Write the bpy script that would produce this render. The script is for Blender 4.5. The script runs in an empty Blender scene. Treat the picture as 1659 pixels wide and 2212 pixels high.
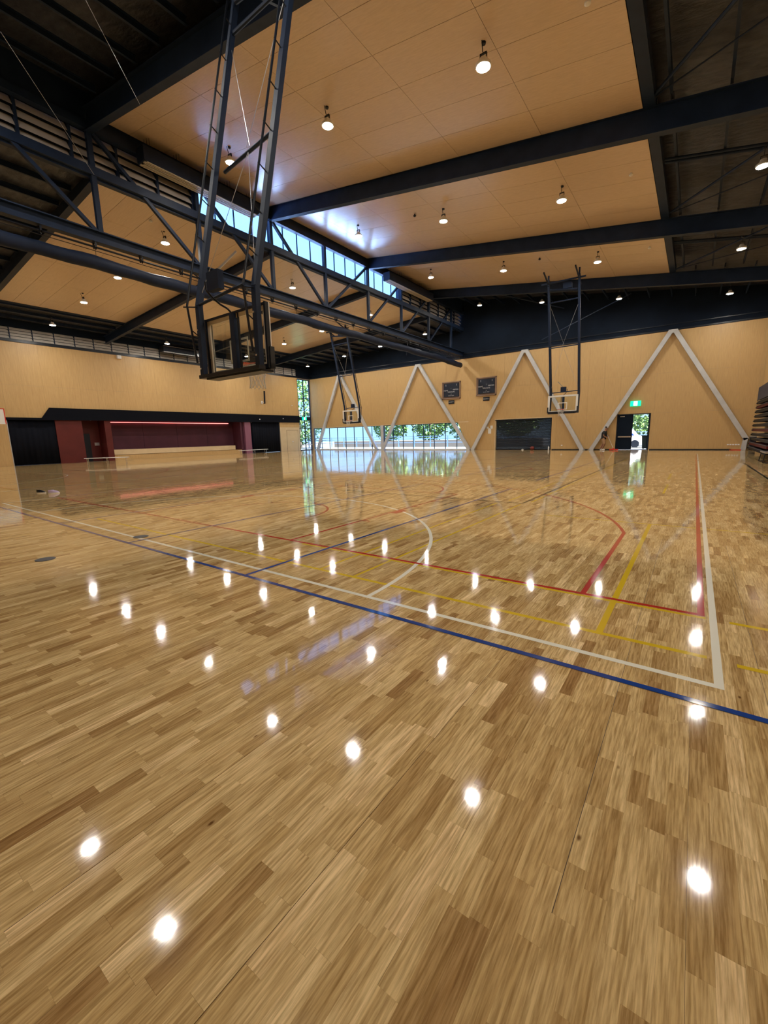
import bpy, bmesh, math, random
import numpy as np
from mathutils import Vector, Matrix
R = math.radians
random.seed(7)
rng = np.random.default_rng(11)
C = bpy.context.scene.collection
scene = bpy.context.scene

# ------------------------------------------------------------------ camera, world, sun, exposure
cam_data = bpy.data.cameras.new('camera')
cam = bpy.data.objects.new('camera', cam_data)
C.objects.link(cam)
scene.camera = cam
yaw, pitch, roll, eye = 0.6299, -0.1780, -0.0229, 1.5533
fwd = Vector((-math.sin(yaw)*math.cos(pitch), math.cos(yaw)*math.cos(pitch), math.sin(pitch)))
rgt = Vector((math.cos(yaw), math.sin(yaw), 0))
upv = rgt.cross(fwd)
r2 = math.cos(roll)*rgt + math.sin(roll)*upv
u2 = -math.sin(roll)*rgt + math.cos(roll)*upv
cam.matrix_world = Matrix(((r2.x, u2.x, -fwd.x, 0), (r2.y, u2.y, -fwd.y, 0), (r2.z, u2.z, -fwd.z, eye), (0, 0, 0, 1)))
cam_data.sensor_fit = 'VERTICAL'
cam_data.sensor_height = 24
cam_data.lens = 912.7/2212*24
cam_data.clip_start = 0.05
cam_data.clip_end = 500

world = bpy.data.worlds.new('sky'); scene.world = world; world.use_nodes = True
wn = world.node_tree.nodes; wl = world.node_tree.links; wn.clear()
wo = wn.new('ShaderNodeOutputWorld'); wb = wn.new('ShaderNodeBackground')
tc = wn.new('ShaderNodeTexCoord'); sp = wn.new('ShaderNodeSeparateXYZ'); rp = wn.new('ShaderNodeValToRGB')
wl.new(tc.outputs['Generated'], sp.inputs[0]); wl.new(sp.outputs['Z'], rp.inputs[0]); wl.new(rp.outputs[0], wb.inputs[0]); wl.new(wb.outputs[0], wo.inputs[0])
rp.color_ramp.elements[0].position = 0.0; rp.color_ramp.elements[0].color = (0.15, 0.23, 0.31, 1); _k = rp.color_ramp.elements.new(0.22); _k.color = (0.145, 0.39, 1.05, 1)
rp.color_ramp.elements[1].position = 0.8; rp.color_ramp.elements[1].color = (0.15, 0.37, 1.05, 1)
wb.inputs[1].default_value = 2.4

sun_data = bpy.data.lights.new('sun', 'SUN'); sun = bpy.data.objects.new('sun', sun_data); C.objects.link(sun)
sun_data.energy = 34.0; sun_data.angle = R(1); sun_data.color = (1.0, .96, .9)
sun.rotation_euler = Vector((0.25, -0.15, 0.95)).to_track_quat('Z', 'Y').to_euler()
sun.location = (30, -10, 50)

scene.view_settings.view_transform = 'Standard'
scene.view_settings.look = 'None'
scene.view_settings.gamma = 1
scene.view_settings.use_curve_mapping = False
scene.view_settings.exposure = 1.0
LAMP = 310.0          # radiance of the high-bay lamp lenses

# ------------------------------------------------------------------ materials
def mat(name, col, rough=.5, metal=0, spec=.5, emit=None, es=0, coat=0):
    m = bpy.data.materials.new(name); m.use_nodes = True
    b = m.node_tree.nodes['Principled BSDF']
    b.inputs['Base Color'].default_value = (*col, 1); b.inputs['Roughness'].default_value = rough
    b.inputs['Metallic'].default_value = metal; b.inputs['Specular IOR Level'].default_value = spec
    b.inputs['Coat Weight'].default_value = coat; b.inputs['Coat Roughness'].default_value = .08
    if emit: b.inputs['Emission Color'].default_value = (*emit, 1); b.inputs['Emission Strength'].default_value = es
    return m
def nodes(m): return m.node_tree.nodes, m.node_tree.links, m.node_tree.nodes['Principled BSDF']
def noise_col(m, c1, c2, scale=(1, 1, 1), sc=5, detail=4, bump=0, dist=.01, p0=.3, p1=.7, world=True):
    N, L, b = nodes(m)
    g = N.new('ShaderNodeNewGeometry'); mp = N.new('ShaderNodeMapping'); mp.inputs['Scale'].default_value = scale
    L.new(g.outputs['Position'], mp.inputs[0])
    n = N.new('ShaderNodeTexNoise'); n.inputs['Scale'].default_value = sc; n.inputs['Detail'].default_value = detail
    L.new(mp.outputs[0], n.inputs['Vector'])
    r = N.new('ShaderNodeValToRGB'); r.color_ramp.elements[0].position = p0; r.color_ramp.elements[1].position = p1
    r.color_ramp.elements[0].color = (*c1, 1); r.color_ramp.elements[1].color = (*c2, 1)
    L.new(n.outputs['Fac'], r.inputs[0]); L.new(r.outputs[0], b.inputs['Base Color'])
    if bump:
        bp = N.new('ShaderNodeBump'); bp.inputs['Strength'].default_value = bump; bp.inputs['Distance'].default_value = dist
        L.new(n.outputs['Fac'], bp.inputs['Height']); L.new(bp.outputs[0], b.inputs['Normal'])
    return m
def floor_normal(N, L, tilt=None):
    """gentle waviness of the sanded, lacquered floor; optional per-stave tilt"""
    g = N.new('ShaderNodeNewGeometry')
    n = N.new('ShaderNodeTexNoise'); n.inputs['Scale'].default_value = 3.0; n.inputs['Detail'].default_value = 3
    mp = N.new('ShaderNodeMapping'); mp.inputs['Scale'].default_value = (1.6, .7, 1); L.new(g.outputs['Position'], mp.inputs[0]); L.new(mp.outputs[0], n.inputs['Vector'])
    s = N.new('ShaderNodeVectorMath'); s.operation = 'SUBTRACT'; s.inputs[1].default_value = (.5, .5, .5); L.new(n.outputs['Color'], s.inputs[0])
    m = N.new('ShaderNodeVectorMath'); m.operation = 'MULTIPLY'; m.inputs[1].default_value = (.0035, .005, 0); L.new(s.outputs[0], m.inputs[0])
    a = N.new('ShaderNodeVectorMath'); a.operation = 'ADD'; L.new(g.outputs['Normal'], a.inputs[0]); L.new(m.outputs[0], a.inputs[1])
    out = a
    if tilt is not None:
        w = N.new('ShaderNodeTexWhiteNoise'); w.noise_dimensions = '1D'; L.new(tilt, w.inputs['W'])
        s2 = N.new('ShaderNodeVectorMath'); s2.operation = 'SUBTRACT'; s2.inputs[1].default_value = (.5, .5, .5); L.new(w.outputs['Color'], s2.inputs[0])
        m2 = N.new('ShaderNodeVectorMath'); m2.operation = 'MULTIPLY'; m2.inputs[1].default_value = (.0040, .0045, 0); L.new(s2.outputs[0], m2.inputs[0])
        a2 = N.new('ShaderNodeVectorMath'); a2.operation = 'ADD'; L.new(a.outputs[0], a2.inputs[0]); L.new(m2.outputs[0], a2.inputs[1]); out = a2
    nn = N.new('ShaderNodeVectorMath'); nn.operation = 'NORMALIZE'; L.new(out.outputs[0], nn.inputs[0])
    return nn.outputs[0]
def wood_floor():
    m = mat('lacquered_timber_floor', (.5, .3, .12), .055, spec=.36)
    N, L, b = nodes(m)
    at = N.new('ShaderNodeAttribute'); at.attribute_name = 'tone'
    g = N.new('ShaderNodeNewGeometry')
    mul = N.new('ShaderNodeMath'); mul.operation = 'MULTIPLY'; mul.inputs[1].default_value = 91.7; L.new(at.outputs['Fac'], mul.inputs[0])
    cb = N.new('ShaderNodeCombineXYZ'); L.new(mul.outputs[0], cb.inputs[2]); L.new(mul.outputs[0], cb.inputs[0])
    ad = N.new('ShaderNodeVectorMath'); ad.operation = 'ADD'; L.new(g.outputs['Position'], ad.inputs[0]); L.new(cb.outputs[0], ad.inputs[1])
    # fine straight grain
    mp = N.new('ShaderNodeMapping'); mp.inputs['Scale'].default_value = (115, 6.0, 1); L.new(ad.outputs[0], mp.inputs[0])
    n1 = N.new('ShaderNodeTexNoise'); n1.inputs['Scale'].default_value = 1; n1.inputs['Detail'].default_value = 5; n1.inputs['Roughness'].default_value = .6; L.new(mp.outputs[0], n1.inputs['Vector'])
    # broad cathedral figure
    mp2 = N.new('ShaderNodeMapping'); mp2.inputs['Scale'].default_value = (26, 2.0, 1); L.new(ad.outputs[0], mp2.inputs[0])
    n2 = N.new('ShaderNodeTexNoise'); n2.inputs['Scale'].default_value = 1; n2.inputs['Detail'].default_value = 3; n2.inputs['Distortion'].default_value = 1.2; L.new(mp2.outputs[0], n2.inputs['Vector'])
    tone = N.new('ShaderNodeValToRGB'); L.new(at.outputs['Fac'], tone.inputs[0])
    e = tone.color_ramp.elements
    e[0].position = 0; e[0].color = (.37, .228, .095, 1); e[1].position = 1; e[1].color = (.78, .60, .335, 1)
    for p, c in ((.12, (.45, .30, .130)), (.45, (.585, .422, .200)), (.8, (.690, .525, .272))):
        k = e.new(p); k.color = (*c, 1)
    r1 = N.new('ShaderNodeValToRGB'); r1.color_ramp.elements[0].position = .36; r1.color_ramp.elements[0].color = (.66, .60, .52, 1); r1.color_ramp.elements[1].position = .62; r1.color_ramp.elements[1].color = (1.12, 1.12, 1.12, 1); L.new(n1.outputs['Fac'], r1.inputs[0])
    r2_ = N.new('ShaderNodeValToRGB'); r2_.color_ramp.elements[0].position = .3; r2_.color_ramp.elements[0].color = (.82, .76, .67, 1); r2_.color_ramp.elements[1].position = .6; r2_.color_ramp.elements[1].color = (1.05, 1.05, 1.05, 1); L.new(n2.outputs['Fac'], r2_.inputs[0])
    x1 = N.new('ShaderNodeMix'); x1.data_type = 'RGBA'; x1.blend_type = 'MULTIPLY'; x1.inputs['Factor'].default_value = 1
    x2 = N.new('ShaderNodeMix'); x2.data_type = 'RGBA'; x2.blend_type = 'MULTIPLY'; x2.inputs['Factor'].default_value = 1
    L.new(tone.outputs[0], x1.inputs[6]); L.new(r1.outputs[0], x1.inputs[7]); L.new(x1.outputs[2], x2.inputs[6]); L.new(r2_.outputs[0], x2.inputs[7])
    # small knots
    v = N.new('ShaderNodeTexVoronoi'); v.inputs['Scale'].default_value = 1; mp3 = N.new('ShaderNodeMapping'); mp3.inputs['Scale'].default_value = (5, 2.4, 1); L.new(ad.outputs[0], mp3.inputs[0]); L.new(mp3.outputs[0], v.inputs['Vector'])
    kr = N.new('ShaderNodeValToRGB'); kr.color_ramp.elements[0].position = .018; kr.color_ramp.elements[0].color = (.3, .22, .16, 1); kr.color_ramp.elements[1].position = .05; kr.color_ramp.elements[1].color = (1, 1, 1, 1); L.new(v.outputs['Distance'], kr.inputs[0])
    x3 = N.new('ShaderNodeMix'); x3.data_type = 'RGBA'; x3.blend_type = 'MULTIPLY'; x3.inputs['Factor'].default_value = 1
    L.new(x2.outputs[2], x3.inputs[6]); L.new(kr.outputs[0], x3.inputs[7]); L.new(x3.outputs[2], b.inputs['Base Color'])
    L.new(floor_normal(N, L, at.outputs['Fac']), b.inputs['Normal'])
    return m
def paint(name, col):
    m = mat(name, col, .075, spec=.36)
    N, L, b = nodes(m); L.new(floor_normal(N, L), b.inputs['Normal'])
    return m
def ply(name, c1, c2, rough, axis, coat=0):
    sc = {'z': (26, 26, 1.6), 'x': (1.2, 24, 24)}[axis]
    m = mat(name, c1, rough, spec=.4, coat=coat)
    return noise_col(m, c1, c2, sc, 1.0, 5, bump=.03, dist=.002)
def glass_mat(name, tint=(1, 1, 1), refl=.10):
    m = bpy.data.materials.new(name); m.use_nodes = True; N = m.node_tree.nodes; L = m.node_tree.links; N.clear()
    o = N.new('ShaderNodeOutputMaterial'); t = N.new('ShaderNodeBsdfTransparent'); t.inputs[0].default_value = (*tint, 1)
    g = N.new('ShaderNodeBsdfGlossy'); g.inputs['Roughness'].default_value = .02; g.inputs['Color'].default_value = (.9, .95, 1, 1)
    f = N.new('ShaderNodeFresnel'); f.inputs['IOR'].default_value = 1.45
    bf = N.new('ShaderNodeNewGeometry'); iv = N.new('ShaderNodeMath'); iv.operation = 'SUBTRACT'; iv.inputs[0].default_value = 1; L.new(bf.outputs['Backfacing'], iv.inputs[1])
    mm = N.new('ShaderNodeMath'); mm.operation = 'MULTIPLY'; L.new(f.outputs[0], mm.inputs[0]); L.new(iv.outputs[0], mm.inputs[1])
    x = N.new('ShaderNodeMixShader'); L.new(mm.outputs[0], x.inputs[0]); L.new(t.outputs[0], x.inputs[1]); L.new(g.outputs[0], x.inputs[2]); L.new(x.outputs[0], o.inputs[0])
    return m
M = {}
M['floor'] = wood_floor()
M['seam'] = mat('floor_seam_dark_putty', (.055, .028, .012), .5)
M['white_line'] = paint('white_court_paint', (.76, .75, .65))
M['red_line'] = paint('red_court_paint', (.42, .035, .022))
M['blue_line'] = paint('blue_court_paint', (.014, .05, .24))
M['yellow_line'] = paint('yellow_court_paint', (.62, .43, .02))
M['green_line'] = paint('dark_green_court_paint', (.025, .035, .025))
M['wall_ply'] = ply('hoop_pine_wall_ply', (.50, .325, .135), (.58, .385, .17), .42, 'z')
M['ceil_ply'] = ply('ceiling_ply', (.56, .425, .30), (.63, .485, .35), .30, 'x', coat=.5)
M['ceil_ply'].node_tree.nodes['Principled BSDF'].inputs['Coat Roughness'].default_value = .22
M['cream'] = noise_col(mat('cream_painted_board', (.6, .47, .28), .5), (.60, .46, .27), (.66, .52, .32), (1, 1, 1), 1.5)
M['steel'] = noise_col(mat('charcoal_steel_daylight_blue', (.010, .021, .050), .5, spec=.22), (.008, .017, .042), (.013, .026, .060), (1, 1, 1), 2)  # charcoal steel with the blue tint of daylight put into its base colour
M['black'] = mat('black_powder_coat', (.007, .010, .018), .35, spec=.3)
M['dark_wall'] = noise_col(mat('black_wall_cladding', (.006, .012, .024), .75, spec=.12), (.004, .008, .017), (.006, .012, .025), (1, 1, 1), 1)
M['foil'] = noise_col(mat('dark_crumpled_insulation_foil', (.05, .05, .055), .42, metal=.5), (.040, .045, .062), (.092, .100, .130), (1, 2.2, 1), 2.5, 8, bump=.9, dist=.05)
M['louvre'] = noise_col(mat('weathered_grey_louvre', (.33, .30, .27), .5), (.50, .46, .41), (.64, .59, .53), (1, 1, 1), 2)
M['white_steel'] = noise_col(mat('off_white_painted_steel', (.5, .5, .51), .45), (.47, .48, .49), (.56, .565, .57), (1, 1, 1), 2)
M['grey_steel'] = mat('brushed_grey_steel', (.45, .46, .48), .35, metal=.6)
M['silver'] = mat('silver_metal', (.7, .7, .72), .25, metal=.9)
M['glass'] = glass_mat('clear_window_glass', (.90, .97, 1.0))
M['board_glass'] = glass_mat('backboard_glass', (.93, .96, .96))
M['white_tape'] = mat('white_backboard_print', (.75, .75, .72), .3)
M['pad'] = mat('black_foam_padding', (.010, .011, .014), .55)
M['maroon'] = noise_col(mat('maroon_painted_wall', (.10, .012, .012), .5, spec=.3), (.085, .011, .010), (.11, .015, .013), (1, 1, 1), 1)
M['maroon_pale'] = mat('pale_maroon_column', (.24, .09, .145), .4)
M['plum'] = noise_col(mat('plum_stage_backdrop', (.07, .02, .036), .6, spec=.25), (.062, .018, .032), (.082, .023, .041), (1, 1, 1), 1)
M['drape'] = mat('black_stage_drape', (.0035, .0045, .009), .9, spec=.15)
M['roller'] = mat('charcoal_roller_shutter', (.009, .014, .023), .5, spec=.3)
M['lens'] = mat('lamp_lens', (1, 1, 1), .3, emit=(1.0, .95, .86), es=LAMP)
M['led'] = mat('pink_led_strip', (1, .4, .4), .3, emit=(1.0, .22, .20), es=1.6)
M['white'] = mat('white_plastic', (.8, .8, .8), .4)
M['paper'] = mat('white_paper', (.75, .74, .70), .7)
M['screen'] = mat('scoreboard_face', (.022, .028, .045), .5, spec=.2)
M['print'] = mat('pale_scoreboard_print', (.6, .62, .66), .5)
M['red'] = mat('red_plastic', (.65, .03, .015), .4)
M['rim'] = mat('orange_red_rim', (.62, .09, .05), .35)
M['net'] = mat('white_net_cord', (.55, .55, .53), .7)
M['green_sign'] = mat('green_exit_sign', (0, .4, .2), .4, emit=(.0, .75, .36), es=.9)
M['white_sign'] = mat('white_exit_pictogram', (.8, 1, .9), .4, emit=(.75, 1, .92), es=1.1)
M['slot'] = mat('cream_slot_diffuser', (.60, .54, .44), .4)
M['navy'] = noise_col(mat('dark_navy_duct', (.018, .026, .05), .55, spec=.2), (.006, .012, .030), (.011, .020, .048), (1, 1, 1), 2)
M['ball'] = mat('dark_red_ball', (.22, .035, .025), .5)
M['leaf'] = noise_col(mat('tree_leaf', (.12, .3, .04), .5), (.045, .14, .03), (.16, .25, .06), (1, 1, 1), 1.2, 3)
M['bark'] = noise_col(mat('tree_bark', (.12, .08, .05), .9), (.08, .06, .04), (.18, .13, .09), (3, 3, 1), 3)
M['ground'] = noise_col(mat('pale_paving_and_grass', (.5, .5, .45), .9), (.055, .065, .062), (.085, .09, .095), (1, 1, 1), .4)
M['fence'] = mat('pale_blue_fence', (.10, .17, .30), .5)
M['roof_out'] = mat('roof_sheet_blue_for_bounce', (.38, .55, .95), .5)  # unseen outer roof face, coloured blue to bounce bluish light onto the ceiling
M['concrete'] = noise_col(mat('outer_wall_render', (.5, .45, .4), .9), (.28, .24, .20), (.34, .29, .25), (1, 1, 1), 1)
M['surround'] = mat('brown_timber_surround', (.26, .17, .12), .6)
M['nosing'] = mat('dark_grey_nosing', (.06, .06, .065), .6, spec=.2)
M['garden'] = mat('pale_garden_render', (.095, .08, .075), .9)
M['socket'] = mat('dark_grey_cover', (.085, .085, .09), .6, spec=.2)
M['skin'] = mat('skin', (.30, .145, .085), .5)
M['hair'] = mat('dark_hair', (.012, .009, .008), .6)
M['tee'] = mat('black_t_shirt', (.012, .012, .014), .8)
M['shorts'] = mat('tan_shorts', (.40, .24, .13), .8)
M['seat'] = mat('black_bleacher_seat', (.007, .007, .009), .6, spec=.2)
M['seat_red'] = mat('dark_red_bleacher_seat', (.09, .006, .009), .6, spec=.2)
M['purple'] = mat('lilac_shoe_fabric', (.45, .38, .62), .6)
M['bin'] = mat('dark_green_bin', (.03, .05, .04), .5)

# ------------------------------------------------------------------ mesh helpers (world coordinates in, parent offset taken off)
def wpos(o):
    v = Vector((0, 0, 0))
    while o is not None: v += o.location; o = o.parent
    return v
class MB:
    def __init__(s): s.v = []; s.f = []
    def add(s, vs, fs):
        k = len(s.v); s.v += [tuple(v) for v in vs]; s.f += [tuple(i+k for i in f) for f in fs]; return s
    def box(s, a, b):
        x0, y0, z0 = (min(a[i], b[i]) for i in range(3)); x1, y1, z1 = (max(a[i], b[i]) for i in range(3))
        return s.add([(x0, y0, z0), (x1, y0, z0), (x1, y1, z0), (x0, y1, z0), (x0, y0, z1), (x1, y0, z1), (x1, y1, z1), (x0, y1, z1)],
                     [(0, 3, 2, 1), (4, 5, 6, 7), (0, 1, 5, 4), (1, 2, 6, 5), (2, 3, 7, 6), (3, 0, 4, 7)])
    def cbox(s, c, d, rz=0):
        hx, hy, hz = d[0]/2, d[1]/2, d[2]/2; cs, sn = math.cos(rz), math.sin(rz); vs = []
        for z in (-hz, hz):
            for x, y in ((-hx, -hy), (hx, -hy), (hx, hy), (-hx, hy)): vs.append((c[0]+x*cs-y*sn, c[1]+x*sn+y*cs, c[2]+z))
        return s.add(vs, [(0, 3, 2, 1), (4, 5, 6, 7), (0, 1, 5, 4), (1, 2, 6, 5), (2, 3, 7, 6), (3, 0, 4, 7)])
    def frame(s, p0, p1, up=(0, 0, 1)):
        d = (Vector(p1)-Vector(p0)).normalized(); u = Vector(up)
        if abs(d.dot(u)) > .97: u = Vector((1, 0, 0))
        a = d.cross(u).normalized(); b = a.cross(d).normalized(); return a, b
    def prof(s, p0, p1, pts, up=(0, 0, 1), caps=True):
        a, b = s.frame(p0, p1, up); n = len(pts); vs = []
        for p in (p0, p1): vs += [Vector(p)+a*x+b*y for x, y in pts]
        fs = [(i, (i+1) % n, n+(i+1) % n, n+i) for i in range(n)]
        if caps: fs += [tuple(range(n))[::-1], tuple(range(n, 2*n))]
        return s.add(vs, fs)
    def bar(s, p0, p1, w, h=None, up=(0, 0, 1)):
        h = h or w
        return s.prof(p0, p1, [(-w/2, -h/2), (w/2, -h/2), (w/2, h/2), (-w/2, h/2)], up)
    def tube(s, p0, p1, r, n=8, r1=None):
        a, b = s.frame(p0, p1); vs = []
        for p, rr in ((p0, r), (p1, r if r1 is None else r1)): vs += [Vector(p)+a*rr*math.cos(2*math.pi*i/n)+b*rr*math.sin(2*math.pi*i/n) for i in range(n)]
        return s.add(vs, [(i, (i+1) % n, n+(i+1) % n, n+i) for i in range(n)]+[tuple(range(n))[::-1], tuple(range(n, 2*n))])
    def path(s, pts, r, n=6):
        for p, q in zip(pts, pts[1:]): s.tube(p, q, r, n)
        return s
    def ibeam(s, p0, p1, w, h, tf=.03, tw=.02):
        a, b, c = w/2, h/2, tw/2
        return s.prof(p0, p1, [(-a, -b), (a, -b), (a, -b+tf), (c, -b+tf), (c, b-tf), (a, b-tf), (a, b), (-a, b), (-a, b-tf), (-c, b-tf), (-c, -b+tf), (-a, -b+tf)])
    def poly(s, pts, dv):
        n = len(pts); vs = [Vector(p) for p in pts]+[Vector(p)+Vector(dv) for p in pts]
        return s.add(vs, [tuple(range(n)), tuple(range(n, 2*n))[::-1]]+[(i, n+i, n+(i+1) % n, (i+1) % n) for i in range(n)])
    def lathe(s, c, prof, n=16, axis='z'):
        vs = []
        for r, z in prof:
            for i in range(n):
                t = 2*math.pi*i/n
                if axis == 'z': vs.append((c[0]+r*math.cos(t), c[1]+r*math.sin(t), c[2]+z))
                else: vs.append((c[0]+r*math.cos(t), c[1]+z, c[2]+r*math.sin(t)))
        m = len(prof); fs = [(j*n+i, j*n+(i+1) % n, (j+1)*n+(i+1) % n, (j+1)*n+i) for j in range(m-1) for i in range(n)]
        fs += [tuple(range(n))[::-1], tuple(range((m-1)*n, m*n))]
        return s.add(vs, fs)
    def mesh(s, name, off=(0, 0, 0)):
        me = bpy.data.meshes.new(name)
        o = Vector(off); me.from_pydata([tuple(Vector(v)-o) for v in s.v], [], s.f)
        bm = bmesh.new(); bm.from_mesh(me); bmesh.ops.recalc_face_normals(bm, faces=bm.faces); bm.to_mesh(me); bm.free()
        return me
    def build(s, name, m, parent=None, smooth=False, kind=None, label=None):
        me = s.mesh(name, wpos(parent) if parent else (0, 0, 0)); me.materials.append(m)
        if smooth: me.polygons.foreach_set('use_smooth', [True]*len(me.polygons))
        o = bpy.data.objects.new(name, me); C.objects.link(o); o.parent = parent
        if kind: o['kind'] = kind
        if label: o['label'] = label
        return o
def empty(name, loc, label=None, cat=None, group=None, kind=None, rz=0):
    o = bpy.data.objects.new(name, None); C.objects.link(o); o.location = loc; o.rotation_euler = (0, 0, rz); o.empty_display_size = .1
    return tag(o, label, cat, group, kind)
def tag(o, label=None, cat=None, group=None, kind=None):
    if label: o['label'] = label
    if cat: o['category'] = cat
    if group: o['group'] = group
    if kind: o['kind'] = kind
    return o
def inst(name, me, loc, parent, rot=None):
    o = bpy.data.objects.new(name, me); C.objects.link(o); o.parent = parent; o.location = Vector(loc)-(wpos(parent) if parent else Vector((0, 0, 0)))
    if rot: o.rotation_euler = rot
    return o
def copy_tree(o, parent=None):
    c = o.copy(); C.objects.link(c); c.parent = parent
    for ch in [k for k in bpy.data.objects if k.parent == o and k != c]: copy_tree(ch, c)
    return c
def subtract(rects, hole):
    out = []; a0, b0, a1, b1 = hole
    for x0, z0, x1, z1 in rects:
        if a0 >= x1 or a1 <= x0 or b0 >= z1 or b1 <= z0: out.append((x0, z0, x1, z1)); continue
        if a0 > x0: out.append((x0, z0, a0, z1))
        if a1 < x1: out.append((a1, z0, x1, z1))
        xa, xb = max(x0, a0), min(x1, a1)
        if b0 > z0: out.append((xa, z0, xb, b0))
        if b1 < z1: out.append((xa, b1, xb, z1))
    return [r for r in out if r[2]-r[0] > .02 and r[3]-r[1] > .02]

XL, XR, YF, YN, XT = -39.9, 3.5, 39.5, -4.0, -18.9
WT = 8.75
def pr(x): return 10.9-.1437*(x+2.06)            # right ceiling lining height
def pl(x): return 11.0+.060*(x+26.5)             # left ceiling lining height
def rr(x): return 10.19-.148*(x+2.0)             # underside of right rafters
def rl(x): return 11.06+.0745*(x+18.9)           # underside of left rafters
RY = [-.2, 8.1, 16.4, 24.7, 32.9]

# ------------------------------------------------------------------ floor
base = MB().box((-46, YN-.3, -.25), (XR+.3, YF+.3, -.0025)).build('floor', M['seam'])
tag(base, kind='structure')
W = .0715
cols = np.arange(XL-.1, XR+.05, W)
q = []
for i, x in enumerate(cols):
    y = YN-rng.uniform(0, .4)
    while y < YF+.2:
        l = rng.choice([.18, .24, .3, .36, .42, .5, .62], p=[.1, .17, .2, .2, .15, .1, .08])*rng.uniform(.85, 1.15)
        q.append((x, y, x+W, y+l)); y += l
q = np.array(q); q = q[(q[:, 0] < XR) & (q[:, 2] > XL)]
tone = np.clip(rng.normal(.5, .23, len(q)), 0, 1); dark = rng.random(len(q)) < .06; tone[dark] = rng.uniform(0, .18, dark.sum())
cxy = (q[:, :2]+q[:, 2:])/2
depth = cxy[:, 0]*fwd.x+cxy[:, 1]*fwd.y-eye*fwd.z
side = (cxy[:, 0]*rgt.x+cxy[:, 1]*rgt.y)
dist = np.hypot(cxy[:, 0], cxy[:, 1])
vis = (depth > .5) & (np.abs(side) < depth*.97) & (dist > .9)
near = vis & (dist < 7.0)
order = np.argsort(np.where(near, dist, 1e9)); nearest = order[:300]
isn = np.zeros(len(q), bool); isn[nearest] = True
k5 = np.round((q[:, 0]-cols[0])/W).astype(int)
def stave_mesh(name, qs, tones, ks, gap):
    n = len(qs); x0, y0, x1, y1 = qs.T.copy()
    if gap:
        x0 = x0+np.where(ks % 10 == 6, .0024, np.where(ks % 5 == 1, .0009, .00012)); x1 = x1-.00012; y0 = y0+.0002; y1 = y1-.0002
        v = np.zeros((n, 8, 3)); zt = 0.0
        for j, (a, b) in enumerate(((x0, y0), (x1, y0), (x1, y1), (x0, y1))):
            v[:, j, 0] = a; v[:, j, 1] = b; v[:, j, 2] = zt; v[:, j+4, 0] = a; v[:, j+4, 1] = b; v[:, j+4, 2] = -.0024
        fidx = np.array([(0, 1, 2, 3), (0, 4, 5, 1), (1, 5, 6, 2), (2, 6, 7, 3), (3, 7, 4, 0)]); nv = 8
    else:
        v = np.zeros((n, 4, 3))
        for j, (a, b) in enumerate(((x0, y0), (x1, y0), (x1, y1), (x0, y1))): v[:, j, 0] = a; v[:, j, 1] = b
        fidx = np.array([(0, 1, 2, 3)]); nv = 4
    f = (fidx[None]+(np.arange(n)*nv)[:, None, None]).reshape(-1, 4); nf = len(fidx)
    me = bpy.data.meshes.new(name); me.vertices.add(n*nv); me.vertices.foreach_set('co', v.ravel())
    me.loops.add(f.size); me.loops.foreach_set('vertex_index', f.ravel()); me.polygons.add(len(f))
    me.polygons.foreach_set('loop_start', np.arange(len(f))*4); me.update(calc_edges=True); me.polygons.foreach_set('use_smooth', [False]*len(me.polygons))
    at = me.attributes.new('tone', 'FLOAT', 'FACE'); at.data.foreach_set('value', np.repeat(tones, nf)); me.materials.append(M['floor'])
    return me
def addobj(name, me, parent=None, **kw):
    o = bpy.data.objects.new(name, me); C.objects.link(o); o.parent = parent
    return tag(o, **kw)
mid = near & ~isn; far = ~near
addobj('stave_field', stave_mesh('stave_field', q[mid], tone[mid], k5[mid], True), base, kind='stuff')
addobj('stave_field', stave_mesh('stave_field', q[far], tone[far], k5[far], False), base, kind='stuff')
for i in nearest: addobj('stave', stave_mesh('stave', q[i:i+1], tone[i:i+1], k5[i:i+1], True), base)

# court markings: flat paint, one strip per line
NS = [0]
def strip(p, qq, w, col, z):
    NS[0] += 1; z += NS[0]*2.5e-6
    d = Vector((qq[0]-p[0], qq[1]-p[1], 0)); n = Vector((-d.y, d.x, 0)).normalized()*(w/2)
    a, b = Vector((*p, z)), Vector((*qq, z))
    mb = MB().add([a-n, b-n, b+n, a+n], [(0, 1, 2, 3)])
    return mb.build('court_line', M[col], base)
def arc(c, r, a0, a1, w, col, z, n=40):
    NS[0] += 1; z += NS[0]*2.5e-6
    vs = []; fs = []
    for i in range(n+1):
        t = R(a0+(a1-a0)*i/n); vs += [(c[0]+(r-w/2)*math.cos(t), c[1]+(r-w/2)*math.sin(t), z), (c[0]+(r+w/2)*math.cos(t), c[1]+(r+w/2)*math.sin(t), z)]
    for i in range(n): fs.append((2*i, 2*i+1, 2*i+3, 2*i+2))
    return MB().add(vs, fs).build('court_arc', M[col], base)
ZY, ZW, ZR, ZB = .0006, .0011, .0016, .0021
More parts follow.
